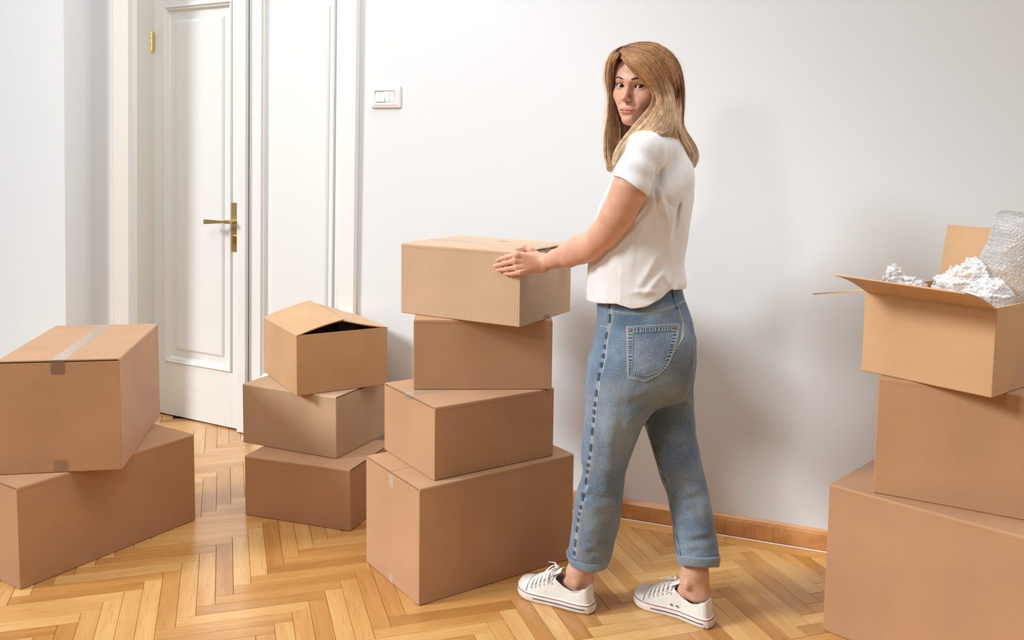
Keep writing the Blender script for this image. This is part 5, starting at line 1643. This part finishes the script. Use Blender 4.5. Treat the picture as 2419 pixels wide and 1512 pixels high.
# front sweep across the forehead, down the cheek and over the shoulder
D3 = G([(1467, 121), (1490, 141), (1512, 163), (1533, 189), (1549, 214), (1557, 236, 2.508), (1553, 258, 2.502), (1541, 280, 2.495), (1523, 301, 2.482), (1500, 322, 2.465), (1478, 344, 2.452), (1461, 368, 2.448), (1452, 390, 2.45), (1449, 402, 2.455)], .015)
D2 = G([(1465, 121), (1483, 144), (1504, 168), (1525, 193), (1543, 213), (1550, 230, 2.512), (1547, 250, 2.508), (1536, 270, 2.502), (1518, 290, 2.490), (1495, 314, 2.472), (1473, 338, 2.458), (1457, 362, 2.452), (1449, 385, 2.452), (1445, 404, 2.455)], .016)
D1 = G([(1462, 120), (1471, 140, 2.523), (1487, 160, 2.517), (1505, 180, 2.512), (1524, 197, 2.511), (1539, 211, 2.514), (1544, 225, 2.515), (1540, 241, 2.513), (1530, 258, 2.509), (1514, 277, 2.498), (1492, 303, 2.480), (1470, 330, 2.463), (1454, 355, 2.455), (1447, 380, 2.453), (1446, 400, 2.455)])
family([C3_, D3, D2], 620, .010, .0018, shade=(.78, 1.35), tip=.06, clump=14)
family([D2, D1], 420, .007, .0014, shade=(.72, 1.2), tip=.0, clump=8)
# crown filler near the parting so no scalp shows
E1 = G([(1466, 119), (1474, 111), (1490, 106), (1515, 104), (1545, 107), (1575, 126), (1598, 165)], .002)
E2 = G([(1464, 123), (1480, 124), (1500, 131), (1525, 146), (1550, 172), (1572, 205), (1588, 245)], .008)
family([E1, E2], 420, .006, .0014, shade=(.62, 1.05), tip=-.35, clump=12)
E3 = G([(1473, 110), (1456, 117, 2.57), (1442, 131, 2.58), (1434, 152, 2.59), (1431, 180, 2.60)], .0)
E4 = G([(1468, 117), (1456, 127, 2.55), (1448, 142, 2.555), (1441, 165, 2.57), (1438, 195, 2.59)], .0)
family([E3, E4], 160, .004, .0016, shade=(.6, 1.0), tip=-.35)
# nape behind the neck
F1 = G([(1590, 200, 2.66), (1592, 240, 2.66), (1590, 280, 2.65), (1594, 310, 2.63), (1606, 335, 2.60), (1618, 360, 2.58)])
F2 = G([(1530, 200, 2.62), (1535, 240, 2.60), (1540, 270, 2.58), (1545, 290, 2.555), (1560, 312, 2.53), (1585, 325, 2.53)])
family([F1, F2], 300, .008, .003, shade=(.60, .95), tip=.0, back=.01)
# the far back of the head and the mane behind the shoulder, for views from the side
_B9 = B0 + np.array([-.03, .085, 0]) * np.clip(np.linspace(-.2, 1.6, 26), 0, 1)[:, None]
family([B0, B0 + (_B9 - B0) * .5 + np.array([.004, 0, 0]), _B9], 260, .004, .002, shade=(.7, 1.1), tip=.0)
_nu, _nv = 40, 24
_u, _v = np.meshgrid(np.linspace(0, 2 * math.pi, _nu + 1), np.linspace(0, math.pi, _nv + 1))
_L = np.stack([.0775 * np.cos(_u) * np.sin(_v), -.020 + .0995 * np.sin(_u) * np.sin(_v), .034 + .0905 * np.cos(_v)], -1)
_q = np.arange((_nu + 1) * (_nv + 1)).reshape(_nv + 1, _nu + 1); _F = np.stack([_q[:-1, :-1], _q[:-1, 1:], _q[1:, 1:], _q[1:, :-1]], -1).reshape(-1, 4)
_Lf = _L.reshape(-1, 3); _keep = ((_Lf[_F][:, :, 1] < -.006).all(1)) & ((_Lf[_F][:, :, 2] > -.045).all(1))
HV.append(H2W(_Lf)); HF.append(_F[_keep] + _cnt[0]); HCOL.append(np.tile(MIDC * .75, (len(_Lf), 1))); _cnt[0] += len(_Lf)
# flyaway single hairs
for _ in range(70):
    g = [A0, B0, B1, A1][rh.integers(4)]
    q = np.linspace(0, 1, 26)[:, None]
    o = np.array([(-1 if g is A0 or g is A1 else 1) * rh.uniform(.002, .011), 0, rh.uniform(-.002, .007)])
    p = g + o * np.sin(q * math.pi * rh.uniform(.6, 1.1)) + rh.normal(0, .0016, 3) * np.sin(q * 9 + rh.random() * 6)
    a = rh.integers(0, 10); b_ = rh.integers(16, 26)
    strand(p[a:b_], .00022, 1.25, .25)
hme = fast_mesh('hair', np.vstack(HV), np.vstack(HF))
add_attr(hme, 'Col', np.clip(np.vstack(HCOL), 0, 1))
def hair_mat():
    m, nt, b = mat_new('hair'); L = nt.links.new
    at = N(nt, 'ShaderNodeAttribute'); at.attribute_name = 'Col'
    tc = N(nt, 'ShaderNodeTexCoord'); n1 = N(nt, 'ShaderNodeTexNoise'); n1.inputs['Scale'].default_value = 60; L(tc.outputs['Object'], n1.inputs['Vector'])
    r = ramp(nt, [(.35, (.8, .78, .76)), (.65, (1.12, 1.12, 1.12))]); L(n1.outputs['Fac'], r.inputs[0])
    mx = N(nt, 'ShaderNodeMixRGB', blend_type='MULTIPLY'); mx.inputs[0].default_value = 1; L(at.outputs['Color'], mx.inputs[1]); L(r.outputs[0], mx.inputs[2])
    L(mx.outputs[0], b.inputs['Base Color'])
    b.inputs['Roughness'].default_value = .5; b.inputs['Specular IOR Level'].default_value = .35
    return m
M['hair'] = hair_mat()
hair = wear(link('hair', hme, M['hair']))
# eyebrows and lashes lie on the face
HB = bvh(head_v, hq)
def face_pt(x, z, off=.0):
    """head-local (x, z) -> point on the face, seen from straight ahead"""
    o = H2W((x, .20, z)); d = -HEAD_F
    loc, nrm, i, dist = HB.ray_cast(Vector(o), Vector(d))
    if loc is None: return None
    return np.array(loc) + np.array(nrm if nrm.dot(Vector(HEAD_F)) > 0 else -nrm) * off
M['brow'] = simple('eyebrow_hair', (.10, .060, .042), .7)
for s in (1, -1):
    mb = MB()
    for k in range(280):
        t = rh.random(); w = rh.uniform(-1, 1)
        x = s * (.0125 + .0350 * t); zc = .0175 + .0058 * math.sin(min(t * 1.35, 1.15) * 1.45) - .0035 * max(t - .62, 0) / .38
        hw = .0034 * (1 - .70 * t ** 1.6) * min(1, .45 + t * 3)
        z = zc + w * hw
        lean = (.3 + .9 * t) if w < 0 else (.8 + .5 * t)
        L_ = rh.uniform(.0040, .0062)
        a = face_pt(x, z, .0002); b_ = face_pt(x + s * L_ * math.sin(min(lean, 1.45)), z + L_ * math.cos(min(lean + .25, 1.5)) * .5, .0007)
        if a is not None and b_ is not None: mb.tube([a, (a + b_) / 2 + HEAD_F * .0004, b_], [.00026, .00022, .00006], 3)
    wear(mb.build('eyebrow', M['brow']))
M['lash'] = simple('eyelashes', (.012, .008, .007), .5)
for s in (1, -1):
    mb = MB(); c = EYE[0 if s == 1 else 1]
    rim = []
    for k in range(15):
        t = -1 + 2 * k / 14
        x = s * (.0305 + .0148 * t); z = .0012 * t + .0057 * (1 - abs(t) ** 2.2) ** .9 + .0001
        p = face_pt(x, z + .0005, .0002)
        if p is not None: rim.append(p)
    if len(rim) > 3: mb.tube(smooth_pts(rim, 1), .00042, 5)
    for k in range(26):
        t = -.75 + 1.72 * k / 25
        x = s * (.0305 + .0148 * t); z = .0012 * t + .0057 * max(1 - abs(t) ** 2.2, 0) ** .9
        p = face_pt(x, z + .0006, .0002)
        if p is None: continue
        d = HX * (s * (.25 + .75 * max(t, 0))) + HEAD_F * .9 + HZ * .75; d /= np.linalg.norm(d)
        L_ = .0052 + .0025 * max(t, 0)
        mb.tube([p, p + d * L_ * .6, p + d * L_ + HZ * .0012], [.00020, .00016, .00005], 3)
    wear(mb.build('eyelashes', M['lash']))
# ------------------------------------------------------------------ canvas sneakers
M['canvas'] = cloth_mat('white_canvas', (.80, .785, .755), 900, .85, .35)
M['rubber'] = simple('white_rubber', (.80, .77, .74), .38, bump=.05, bscale=120)
M['red'] = simple('red_foxing_line', (.32, .018, .025), .5)
M['navy'] = simple('navy_foxing_line', (.012, .015, .035), .5)
M['lace'] = cloth_mat('white_lace', (.83, .82, .80), 1600, .85, .4)
M['steel'] = simple('eyelet_metal', (.62, .62, .62), .28, metal=1)
SL = .246
SX = np.array([0, .004, .012, .028, .055, .090, .130, .165, .195, .220, .234, .243, .246])
SO = np.array([.011, .0205, .0265, .0305, .0325, .0325, .037, .043, .0455, .0415, .031, .017, .0])      # outer half width
SI = np.array([.011, .0205, .0265, .0295, .0290, .0270, .032, .040, .0430, .0390, .029, .016, .0])      # inner half width
def spring(x): return .0 + .010 * np.clip((x - .185) / .067, 0, 1) ** 2
def ctr(x): return .004 * math.sin(math.pi * min(max(x / SL, 0), 1)) 
def hw(x, side): return float(np.interp(x, SX, SO if side > 0 else SI))
def top_z(x):       # height of the upper over the sole plane along the middle
    return float(np.interp(x, [0, .02, .05, .085, .115, .135, .155, .180, .200, .222, .236, .246], [.078, .070, .060, .066, .092, .094, .082, .066, .056, .049, .042, .030]))
def build_shoe(root, inner_to_cam, vents):
    """side = +1 outer (little toe) is +y in shoe space; mirrored for the other foot by the empty's scale-free flag"""
    my = root['mirror']
    def W(p): return (p[0], p[1] * my, p[2])
    # ---- outline sampled by angle so heel and toe are smooth
    def outline(n=72, grow=0.0):
        pts = []
        for k in range(n):
            a = 2 * math.pi * k / n
            x = SL / 2 * (1 - math.cos(a)); side = 1 if a < math.pi else -1; fz = min(x / .004, 1) ** .5
            e = abs(math.sin(a)) ** .001
            w = hw(x, side) * fz
            pts.append((x, side * w + ctr(x), a))
        out = []
        for i, (x, y, a) in enumerate(pts):
            x0, y0, _ = pts[i - 1]; x1, y1, _ = pts[(i + 1) % n]
            tx, ty = x1 - x0, y1 - y0; l = math.hypot(tx, ty) + 1e-9
            out.append((x - ty / l * -grow * -1 * (1) if False else x - (ty / l) * grow, y + (tx / l) * grow, a))
        return out
    def ring(grow, z, n=72, flat_z=False):
        return [W((x, y, (z if flat_z else z + spring(x)))) for x, y, a in outline(n, grow)]
    # ---- rubber sole
    mb = MB()
    ring_stack(mb, [ring(-.003, .0), ring(.000, .0015), ring(.0035, .006), ring(.0040, .014), ring(.0045, .015), ring(.0040, .0165), ring(.0036, .026), ring(.0020, .0285), ring(-.002, .0290)], True, True)
    upper_me_parent = root
    # ---- canvas upper: rings along the shoe, open over the ankle
    OPEN = .112
    xs = np.concatenate([[.0, .0], np.linspace(.0015, .02, 7), np.linspace(.026, .112, 14), np.linspace(.120, .241, 22), [.2445]])
    T = np.linspace(0, 1, 29)
    V = []; 
    for xi_, x in enumerate(xs):
        tz = top_z(x); fz = 0.0 if xi_ == 0 else 1.0
        for t in T:
            s = 1 if t < .5 else -1
            q = abs(t - .5) * 2          # 1 at the sole, 0 over the middle
            w = hw(x, s)
            if x <= OPEN:
                # side wall: q 1..0.45 climbs to the rim
                k = min((1 - q) / .55, 1)
                rim = float(np.interp(x, [0, .01, .03, .055, .085, .112], [.080, .074, .063, .056, .064, .084]))
                z = .020 + (rim - .020) * k
                inw = 1 - .22 * k ** 1.5 * min(x / .05, 1)
                y = s * w * inw * .955
                y *= fz
                if q < .45: y = y * (q / .45)
                xx = x + .007 * k * max(1 - x / .05, 0)
            else:
                ang = (1 - q) * math.pi / 2
                e = 2 / 2.5
                h = tz - .020
                z = .020 + h * math.sin(ang) ** e
                y = s * w * math.cos(ang) ** .92 if q > 0 else 0
                y = s * w * .965 * (math.cos(ang) ** e)
                y *= 1 - .10 * math.sin(ang)
                xx = x
            V.append(W((xx, y + ctr(x), z + spring(x))))
    m = len(T); F = []
    for i in range(len(xs) - 1):
        for j in range(m - 1):
            q = abs((T[j] + T[j + 1]) / 2 - .5) * 2
            if xs[i] < OPEN and q < .45: continue
            a = i * m + j; F.append((a, a + 1, a + m + 1, a + m))
    # heel cap closes the back
    me = mesh_from('sneaker', V, F)
    bm = bmesh.new(); bm.from_mesh(me); bmesh.ops.remove_doubles(bm, verts=bm.verts, dist=.0004)
    bm.verts.ensure_lookup_table(); bmesh.ops.recalc_face_normals(bm, faces=bm.faces); bm.to_mesh(me); bm.free()
    up = link('upper', me, M['canvas'], root, True)
    so = up.modifiers.new('solid', 'SOLIDIFY'); so.thickness = .0028; so.offset = -1 if my > 0 else -1
    ss = up.modifiers.new('sub', 'SUBSURF'); ss.levels = 1; ss.render_levels = 2
    sole = link('sole', (lambda q: q.mesh('sole'))(mb), M['rubber'], root, True)
    eb = sole.modifiers.new('wn', 'WEIGHTED_NORMAL')
    # helpers on the upper's surface
    def surf(x, q, s, off=.001):
        tz = top_z(x); w = hw(x, s); ang = (1 - q) * math.pi / 2; e = 2 / 2.5; h = tz - .020
        z = .020 + h * math.sin(ang) ** e; y = s * w * math.cos(ang) ** e * (1 - .10 * math.sin(ang))
        n_ = np.array([0, s * math.cos(ang), math.sin(ang)])
        p = np.array([x, y + ctr(x), z + spring(x)]) + n_ * off
        return np.array(W(p)), np.array(W(n_))
    # ---- red line round the top of the sole, navy line on its side
    mb = MB(); pts = [W((x, y, .0262 + spring(x))) for x, y, a in outline(96, .0038)]
    mb.tube(pts + pts[:1], .0011, 6, cap=False); mb.build('red_line', M['red'], root, smooth=True)
    for lo_, hi_ in ((.10, 1.5), (4.8, 6.18)):
        pts = [W((x, y, .0150 + spring(x))) for x, y, a in outline(160, .0046) if (x > .010 and x < .178 and ((a < math.pi) == (lo_ < 3)))]
        mb = MB(); mb.tube(pts, .0013, 6); mb.build('navy_line', M['navy'], root, smooth=True)
    # heel label of plain rubber
    mb = MB(); pr = [(x, y) for x, y, a in outline(96, .0052) if x < .0065]
    pr.sort(key=lambda p: p[1])
    if len(pr) > 2:
        v = [W((x, y, z)) for z in (.004, .0245) for x, y in pr]; n_ = len(pr)
        mb.add(v, [(i, i + 1, n_ + i + 1, n_ + i) for i in range(n_ - 1)]); o = mb.build('heel_patch', M['rubber'], root)
        s_ = o.modifiers.new('s', 'SOLIDIFY'); s_.thickness = .0012
    # toe cap
    V, nj = [], 15; xs2 = np.linspace(.200, .2452, 10)
    for x in xs2:
        for j in range(nj):
            t = j / (nj - 1); s = 1 if t < .5 else -1; q = abs(t - .5) * 2
            V.append(surf(x - .008 * (1 - q) * (1 if x < .21 else 0) * 0, q, s, .0016)[0])
    mb = MB(); mb.add(V, [(i * nj + j, i * nj + j + 1, (i + 1) * nj + j + 1, (i + 1) * nj + j) for i in range(len(xs2) - 1) for j in range(nj - 1)])
    tc_ = mb.build('toe_cap', M['rubber'], root, smooth=True); s_ = tc_.modifiers.new('s', 'SOLIDIFY'); s_.thickness = .002; s_.offset = 0
    s_ = tc_.modifiers.new('b', 'SUBSURF'); s_.render_levels = 1
    # eyelets
    EX = [.122, .135, .148, .161, .174, .187]
    for s in (1, -1):
        for i, x in enumerate(EX):
            q = .58 + .02 * i
            p, n_ = surf(x, q, s, .0020)
            bm = bmesh.new()
            mb = MB(); ref = np.cross(n_, (1, 0, 0)); ref /= np.linalg.norm(ref); r2 = np.cross(n_, ref)
            mb.tube([p + (ref * math.cos(t) + r2 * math.sin(t)) * .0031 for t in np.linspace(0, 2 * math.pi, 15)], .0011, 6, cap=False, up=n_)
            mb.build('eyelet', M['steel'], root, smooth=True)
    if vents:
        for x, z in ((.098, .0), (.116, .0)):
            s = -1
            y = s * (hw(x, s) * .965) + ctr(x)
            p = np.array(W((x, y - .0008 * 1, .0385))); n_ = np.array(W((0, s, .12))); n_ /= np.linalg.norm(n_); p = p + n_ * .0012
            ref = np.array([1., 0, 0]); r2 = np.cross(n_, ref)
            mb = MB(); mb.tube([p + (ref * math.cos(t) + r2 * math.sin(t)) * .0030 for t in np.linspace(0, 2 * math.pi, 15)], .0010, 6, cap=False, up=n_)
            mb.build('vent_eyelet', M['steel'], root, smooth=True)
            mb = MB(); mb.tube([p - n_ * .001, p + n_ * .0002], .0022, 12); mb.build('vent_hole', M['dark'], root)
    # tongue rising behind the laces
    mb = MB(); V = []; 
    for i, x in enumerate(np.linspace(.150, .100, 8)):
        zz = float(np.interp(x, [.100, .115, .135, .150], [.112, .103, .092, .083]))
        for j in range(7):
            a = (j - 3) / 3; V.append(W((x - .004 * abs(a), a * .021 + ctr(x), zz - .007 * a * a + spring(x))))
    mb.add(V, [(i * 7 + j, i * 7 + j + 1, (i + 1) * 7 + j + 1, (i + 1) * 7 + j) for i in range(7) for j in range(6)])
    tg = mb.build('tongue', M['canvas'], root, smooth=True); s_ = tg.modifiers.new('s', 'SOLIDIFY'); s_.thickness = .003; tg.modifiers.new('b', 'SUBSURF').render_levels = 1
    # laces: bars over the tongue and a bow
    mb = MB()
    for i, x in enumerate(EX):
        q = .50 + .02 * i
        a, na = surf(x, q, 1, .003); b_, nb = surf(x, q, -1, .003)
        mid = (a + b_) / 2; mid[2] = surf(x, .0, 1, .0045)[0][2] + .001
        qa, qb = surf(x, q * .5, 1, .0046)[0], surf(x, q * .5, -1, .0046)[0]
        mb.tube(smooth_pts([a, (a + qa) / 2 + na * .001, qa, mid, qb, (b_ + qb) / 2 + nb * .001, b_], 1), .0030, 8, flat=.42, up=(0, 0, 1))
        if i < len(EX) - 1:
            c, nc = surf(EX[i] + .0065, q * .42, 1, .0034); d, nd = surf(EX[i] + .0065, q * .42, -1, .0034)
            mb.tube([surf(EX[i], q, 1, .002)[0], c, surf(EX[i + 1], q * .2, -1, .0034)[0]], .0026, 8, flat=.4)
            mb.tube([surf(EX[i], q, -1, .002)[0], d, surf(EX[i + 1], q * .2, 1, .0034)[0]], .0026, 8, flat=.4)
    K_ = np.array(W((.118, ctr(.118), .107)))
    def loop(side, fx, L_, drop):
        pts = []
        for t in np.linspace(0, 1, 16):
            a = 2 * math.pi * t
            r = L_ * math.sin(math.pi * t)
            pts.append(K_ + np.array(W((fx * r, side * (r * .9 * math.sin(.25 + .6 * math.cos(a)) + .006 * math.sin(a)), -drop * math.sin(math.pi * t) ** 1.3 + .008 * math.sin(a)))))
        return pts
    mb.tube(loop(1, .35, .040, .020), .0029, 8, flat=.4); mb.tube(loop(-1, .95, .040, .026), .0029, 8, flat=.4)
    mb.tube([K_, K_ + np.array(W((.014, -.012, .006))), K_ + np.array(W((.028, -.022, .000))), K_ + np.array(W((.044, -.026, -.004)))], [.0026, .0026, .0024, .0016], 8, flat=.45)
    mb.tube([K_, K_ + np.array(W((.006, .018, .002))), K_ + np.array(W((.016, .034, -.014))), K_ + np.array(W((.024, .040, -.030)))], [.0026, .0026, .0024, .0016], 8, flat=.45)
    mb.tube([K_ - np.array([0, .006, 0]), K_ + np.array([0, .006, .001])], .005, 10)
    lc = mb.build('laces', M['lace'], root, smooth=True); props(lc, kind='stuff')
    # stitched edge of the collar
    mb = MB()
    for s in (1, -1):
        pts = []
        for x in np.linspace(.012, .112, 22):
            rim = float(np.interp(x, [0, .01, .03, .055, .085, .112], [.080, .074, .063, .056, .064, .084]))
            pts.append(W((x + .004 * (x < .03), s * hw(x, s) * .80 + ctr(x), rim + .001)))
        mb2 = MB(); mb2.tube(smooth_pts(pts, 2), .0016, 6); mb2.build('collar_binding', M['canvas'], root, smooth=True)
def shoe(loc, ang, mirror, vents, label):
    o = empty('sneaker', loc, ang, label, None)
    for k in list(o.keys()):
        if k in ('category',): del o[k]
    o['mirror'] = mirror
    o.parent = PERSON; o.matrix_parent_inverse = PINV
    build_shoe(o, True, vents)
    del o['mirror']
    return o
# left foot: outer side faces the camera; right foot: inner side with the vent holes faces it
# shoe space x runs heel -> toe; for the left foot the outer side is +y of a foot pointing left
LA = math.atan2(.52, -.854); RA_ = math.atan2(.615, -.788)
shoe((.2520, 2.5520, .0004), LA, 1, False, 'white canvas sneaker on the front foot, red line round its sole')
shoe((.5840, 2.4760, .0004), RA_, -1, True, 'white canvas sneaker on the rear foot, two vent eyelets on its inner side')
# ------------------------------------------------------------------ bubble wrap in the open box
def wrap_mat(name='bubble_wrap', cell=0):
    m, nt, b = mat_new(name); L = nt.links.new
    b.inputs['Base Color'].default_value = (.80, .81, .83, 1); b.inputs['Roughness'].default_value = .12
    b.inputs['Specular IOR Level'].default_value = 1.0; b.inputs['Coat Weight'].default_value = 1.0; b.inputs['Coat Roughness'].default_value = .05
    tc = N(nt, 'ShaderNodeTexCoord')
    n1 = N(nt, 'ShaderNodeTexNoise'); n1.inputs['Scale'].default_value = 42; n1.inputs['Detail'].default_value = 4; n1.inputs['Distortion'].default_value = 1.6
    L(tc.outputs['Object'], n1.inputs['Vector'])
    vo = N(nt, 'ShaderNodeTexVoronoi'); vo.feature = 'SMOOTH_F1'; vo.inputs['Scale'].default_value = 95; vo.inputs['Randomness'].default_value = .25
    L(tc.outputs['Object'], vo.inputs['Vector'])
    ad = N(nt, 'ShaderNodeMath', operation='MULTIPLY_ADD'); ad.inputs[1].default_value = -1.0 if cell else -.4; L(vo.outputs['Distance'], ad.inputs[0]); L(n1.outputs['Fac'], ad.inputs[2])
    bp = N(nt, 'ShaderNodeBump'); bp.inputs['Strength'].default_value = 1.0; bp.inputs['Distance'].default_value = .007
    L(ad.outputs[0], bp.inputs['Height']); L(bp.outputs['Normal'], b.inputs['Normal'])
    fr = N(nt, 'ShaderNodeFresnel'); fr.inputs['IOR'].default_value = 1.45; L(bp.outputs['Normal'], fr.inputs['Normal'])
    mr = N(nt, 'ShaderNodeMapRange'); mr.inputs['From Min'].default_value = .03; mr.inputs['From Max'].default_value = .30; mr.inputs['To Min'].default_value = .30; mr.inputs['To Max'].default_value = .78
    tr = N(nt, 'ShaderNodeBsdfTransparent'); tr.inputs[0].default_value = (.97, .975, .98, 1); mx = N(nt, 'ShaderNodeMixShader')
    L(fr.outputs[0], mr.inputs['Value']); L(mr.outputs[0], mx.inputs[0]); L(tr.outputs[0], mx.inputs[1]); L(b.outputs[0], mx.inputs[2])
    L(mx.outputs[0], nt.nodes['Material Output'].inputs['Surface'])
    return m
M['wrap'] = wrap_mat('bubble_wrap', 0); M['wrap_b'] = wrap_mat('bubble_wrap_flat', 1)
def np_noise(p, s, off):
    return vnoise(p[:, 0:1], p[:, 1:2], p[:, 2:3], (s, s, s), off)[:, 0]
def ridged(p, s, off): return 1 - np.abs(np_noise(p, s, off) * 2 - 1)
_rx, _ry, _ra, _rw, _rd, _rh = [t * (K if i_ != 2 else 1) for i_, t in enumerate(POSE['R3'])]
_RA, _RB = np.array([math.cos(_ra), math.sin(_ra)]), np.array([-math.sin(_ra), math.cos(_ra)])
_RZ = zt['R2'] + _rh
def keep_inside(v, m=.010):
    """below the rim the sheet stays between the walls of the open box"""
    p = v[:, :2] - np.array([_rx, _ry]); lx, ly = p @ _RA, p @ _RB
    k = np.clip((_RZ + .022 - v[:, 2]) / .018, 0, 1)
    nx, ny = np.clip(lx, m, _rd - m), np.clip(ly, m, _rw - m)
    lx, ly = lx + (nx - lx) * k, ly + (ny - ly) * k
    o = v.copy(); o[:, :2] = np.array([_rx, _ry]) + lx[:, None] * _RA + ly[:, None] * _RB
    o[:, 2] = np.maximum(o[:, 2], zt['R2'] + .012)
    return o
def roll(name, a, b, ra, rb, label, amp=.010, pitch=.0098, seed=0., parent=None, span=2 * math.pi, topcut=.02):
    """sheet rolled round the axis a-b, with real bubbles and creases"""
    a, b = np.array(a), np.array(b); ax = b - a; L_ = np.linalg.norm(ax); ax /= L_
    e1 = np.cross(ax, (0, 1, 0)); e1 /= np.linalg.norm(e1); e2 = np.cross(ax, e1)
    nu, nv = int(ra * span / .0024), int(L_ / .0024)
    U, V = np.meshgrid(np.arange(nu + 1) / nu, np.arange(nv + 1) / nv)
    th = U * span; h = V * L_
    r = ra + (rb - ra) * V
    arc = th * ra
    # hexagonal lattice of bubbles
    row = np.round(h / (pitch * .866)); xoff = (row % 2) * pitch / 2
    dx = (arc - xoff) - np.round((arc - xoff) / pitch) * pitch; dy = h - row * pitch * .866
    d = np.sqrt(dx ** 2 + dy ** 2) / (pitch * .44)
    bub = np.sqrt(np.clip(1 - d ** 2, 0, 1)) * .0022
    P0 = a + ax * h[..., None] + (e1 * np.cos(th)[..., None] + e2 * np.sin(th)[..., None]) * r[..., None]
    pf = P0.reshape(-1, 3)
    cr = (ridged(pf, 9, seed) ** 3 * amp + ridged(pf, 22, seed + 3) ** 2 * amp * .35 - amp * .5).reshape(r.shape)
    nrm = (e1 * np.cos(th)[..., None] + e2 * np.sin(th)[..., None])
    Pt = P0 + nrm * (cr + bub)[..., None]
    Pt = Pt + ax * ((np_noise(pf, 16, seed + 5).reshape(r.shape) - .5) * topcut * V)[..., None]
    fl2 = Pt.reshape(-1, 3); fl2[:] = keep_inside(fl2)
    Pt = fl2.reshape(Pt.shape)
    q = np.arange((nu + 1) * (nv + 1)).reshape(nv + 1, nu + 1)
    F = np.stack([q[:-1, :-1], q[:-1, 1:], q[1:, 1:], q[1:, :-1]], -1).reshape(-1, 4)
    o = link(name, fast_mesh(name, Pt.reshape(-1, 3), F), M['wrap'])
    return o
W_ = roll('bubble_wrap', P(2368, 745, 2.42), P(2430, 536, 2.40), .088, .082, '', seed=1.0)
props(W_, 'roll of clear bubble wrap standing up at the right of the open box', 'bubble wrap', 'bubble wrap in the open box')
o = roll('inner_layer', P(2405, 640, 2.44), P(2433, 512, 2.43), .078, .074, '', seed=6.0, amp=.008)
o.parent = W_
def lump(name, ells, seed, h, label, amp=.013, sc=18):
    lo = np.min([np.array(c) - np.max(r) for c, r in ells], 0) - .03; hi = np.max([np.array(c) + np.max(r) for c, r in ells], 0) + .03
    f = Field(lo, hi, h)
    for c, r in ells: ell(f, c, r, .02)
    def fn_(X, Y, Z):
        n1 = 1 - np.abs(vnoise(X, Y, Z, (sc, sc, sc), seed) * 2 - 1); n2 = 1 - np.abs(vnoise(X, Y, Z, (sc * 2.3,) * 3, seed + 4) * 2 - 1); n3 = vnoise(X, Y, Z, (sc * 6,) * 3, seed + 9)
        return -(n1 ** 3 * amp + n2 ** 2 * amp * .6 + (n3 - .5) * amp * .5 - amp * .5)
    f.apply(fn_, lo, hi, 0, 'disp')
    cone(f, P(2368, 790, 2.42), P(2432, 520, 2.40), .112, .106, 0, 'sub')
    v, q = f.mesh(); v = keep_inside(v, .014)
    o = link(name, fast_mesh(name, v, q), M['wrap_b'])
    props(o, label, 'bubble wrap', 'bubble wrap in the open box'); return o
lump('bubble_wrap', [(P(2275, 700, 2.42), (.075, .06, .075)), (P(2310, 665, 2.42), (.055, .05, .060)), (P(2340, 715, 2.33), (.060, .05, .055)), (P(2240, 705, 2.44), (.05, .04, .045))], 2.0, .0026, 'crumpled mound of clear bubble wrap between the small tuft and the roll')
lump('bubble_wrap', [(P(2130, 676, 2.50), (.035, .030, .030)), (P(2110, 655, 2.50), (.016, .015, .030)), (P(2160, 682, 2.49), (.035, .03, .022))], 8.0, .0022, 'small tuft of clear bubble wrap behind the front flap of the open box', .012, 26)
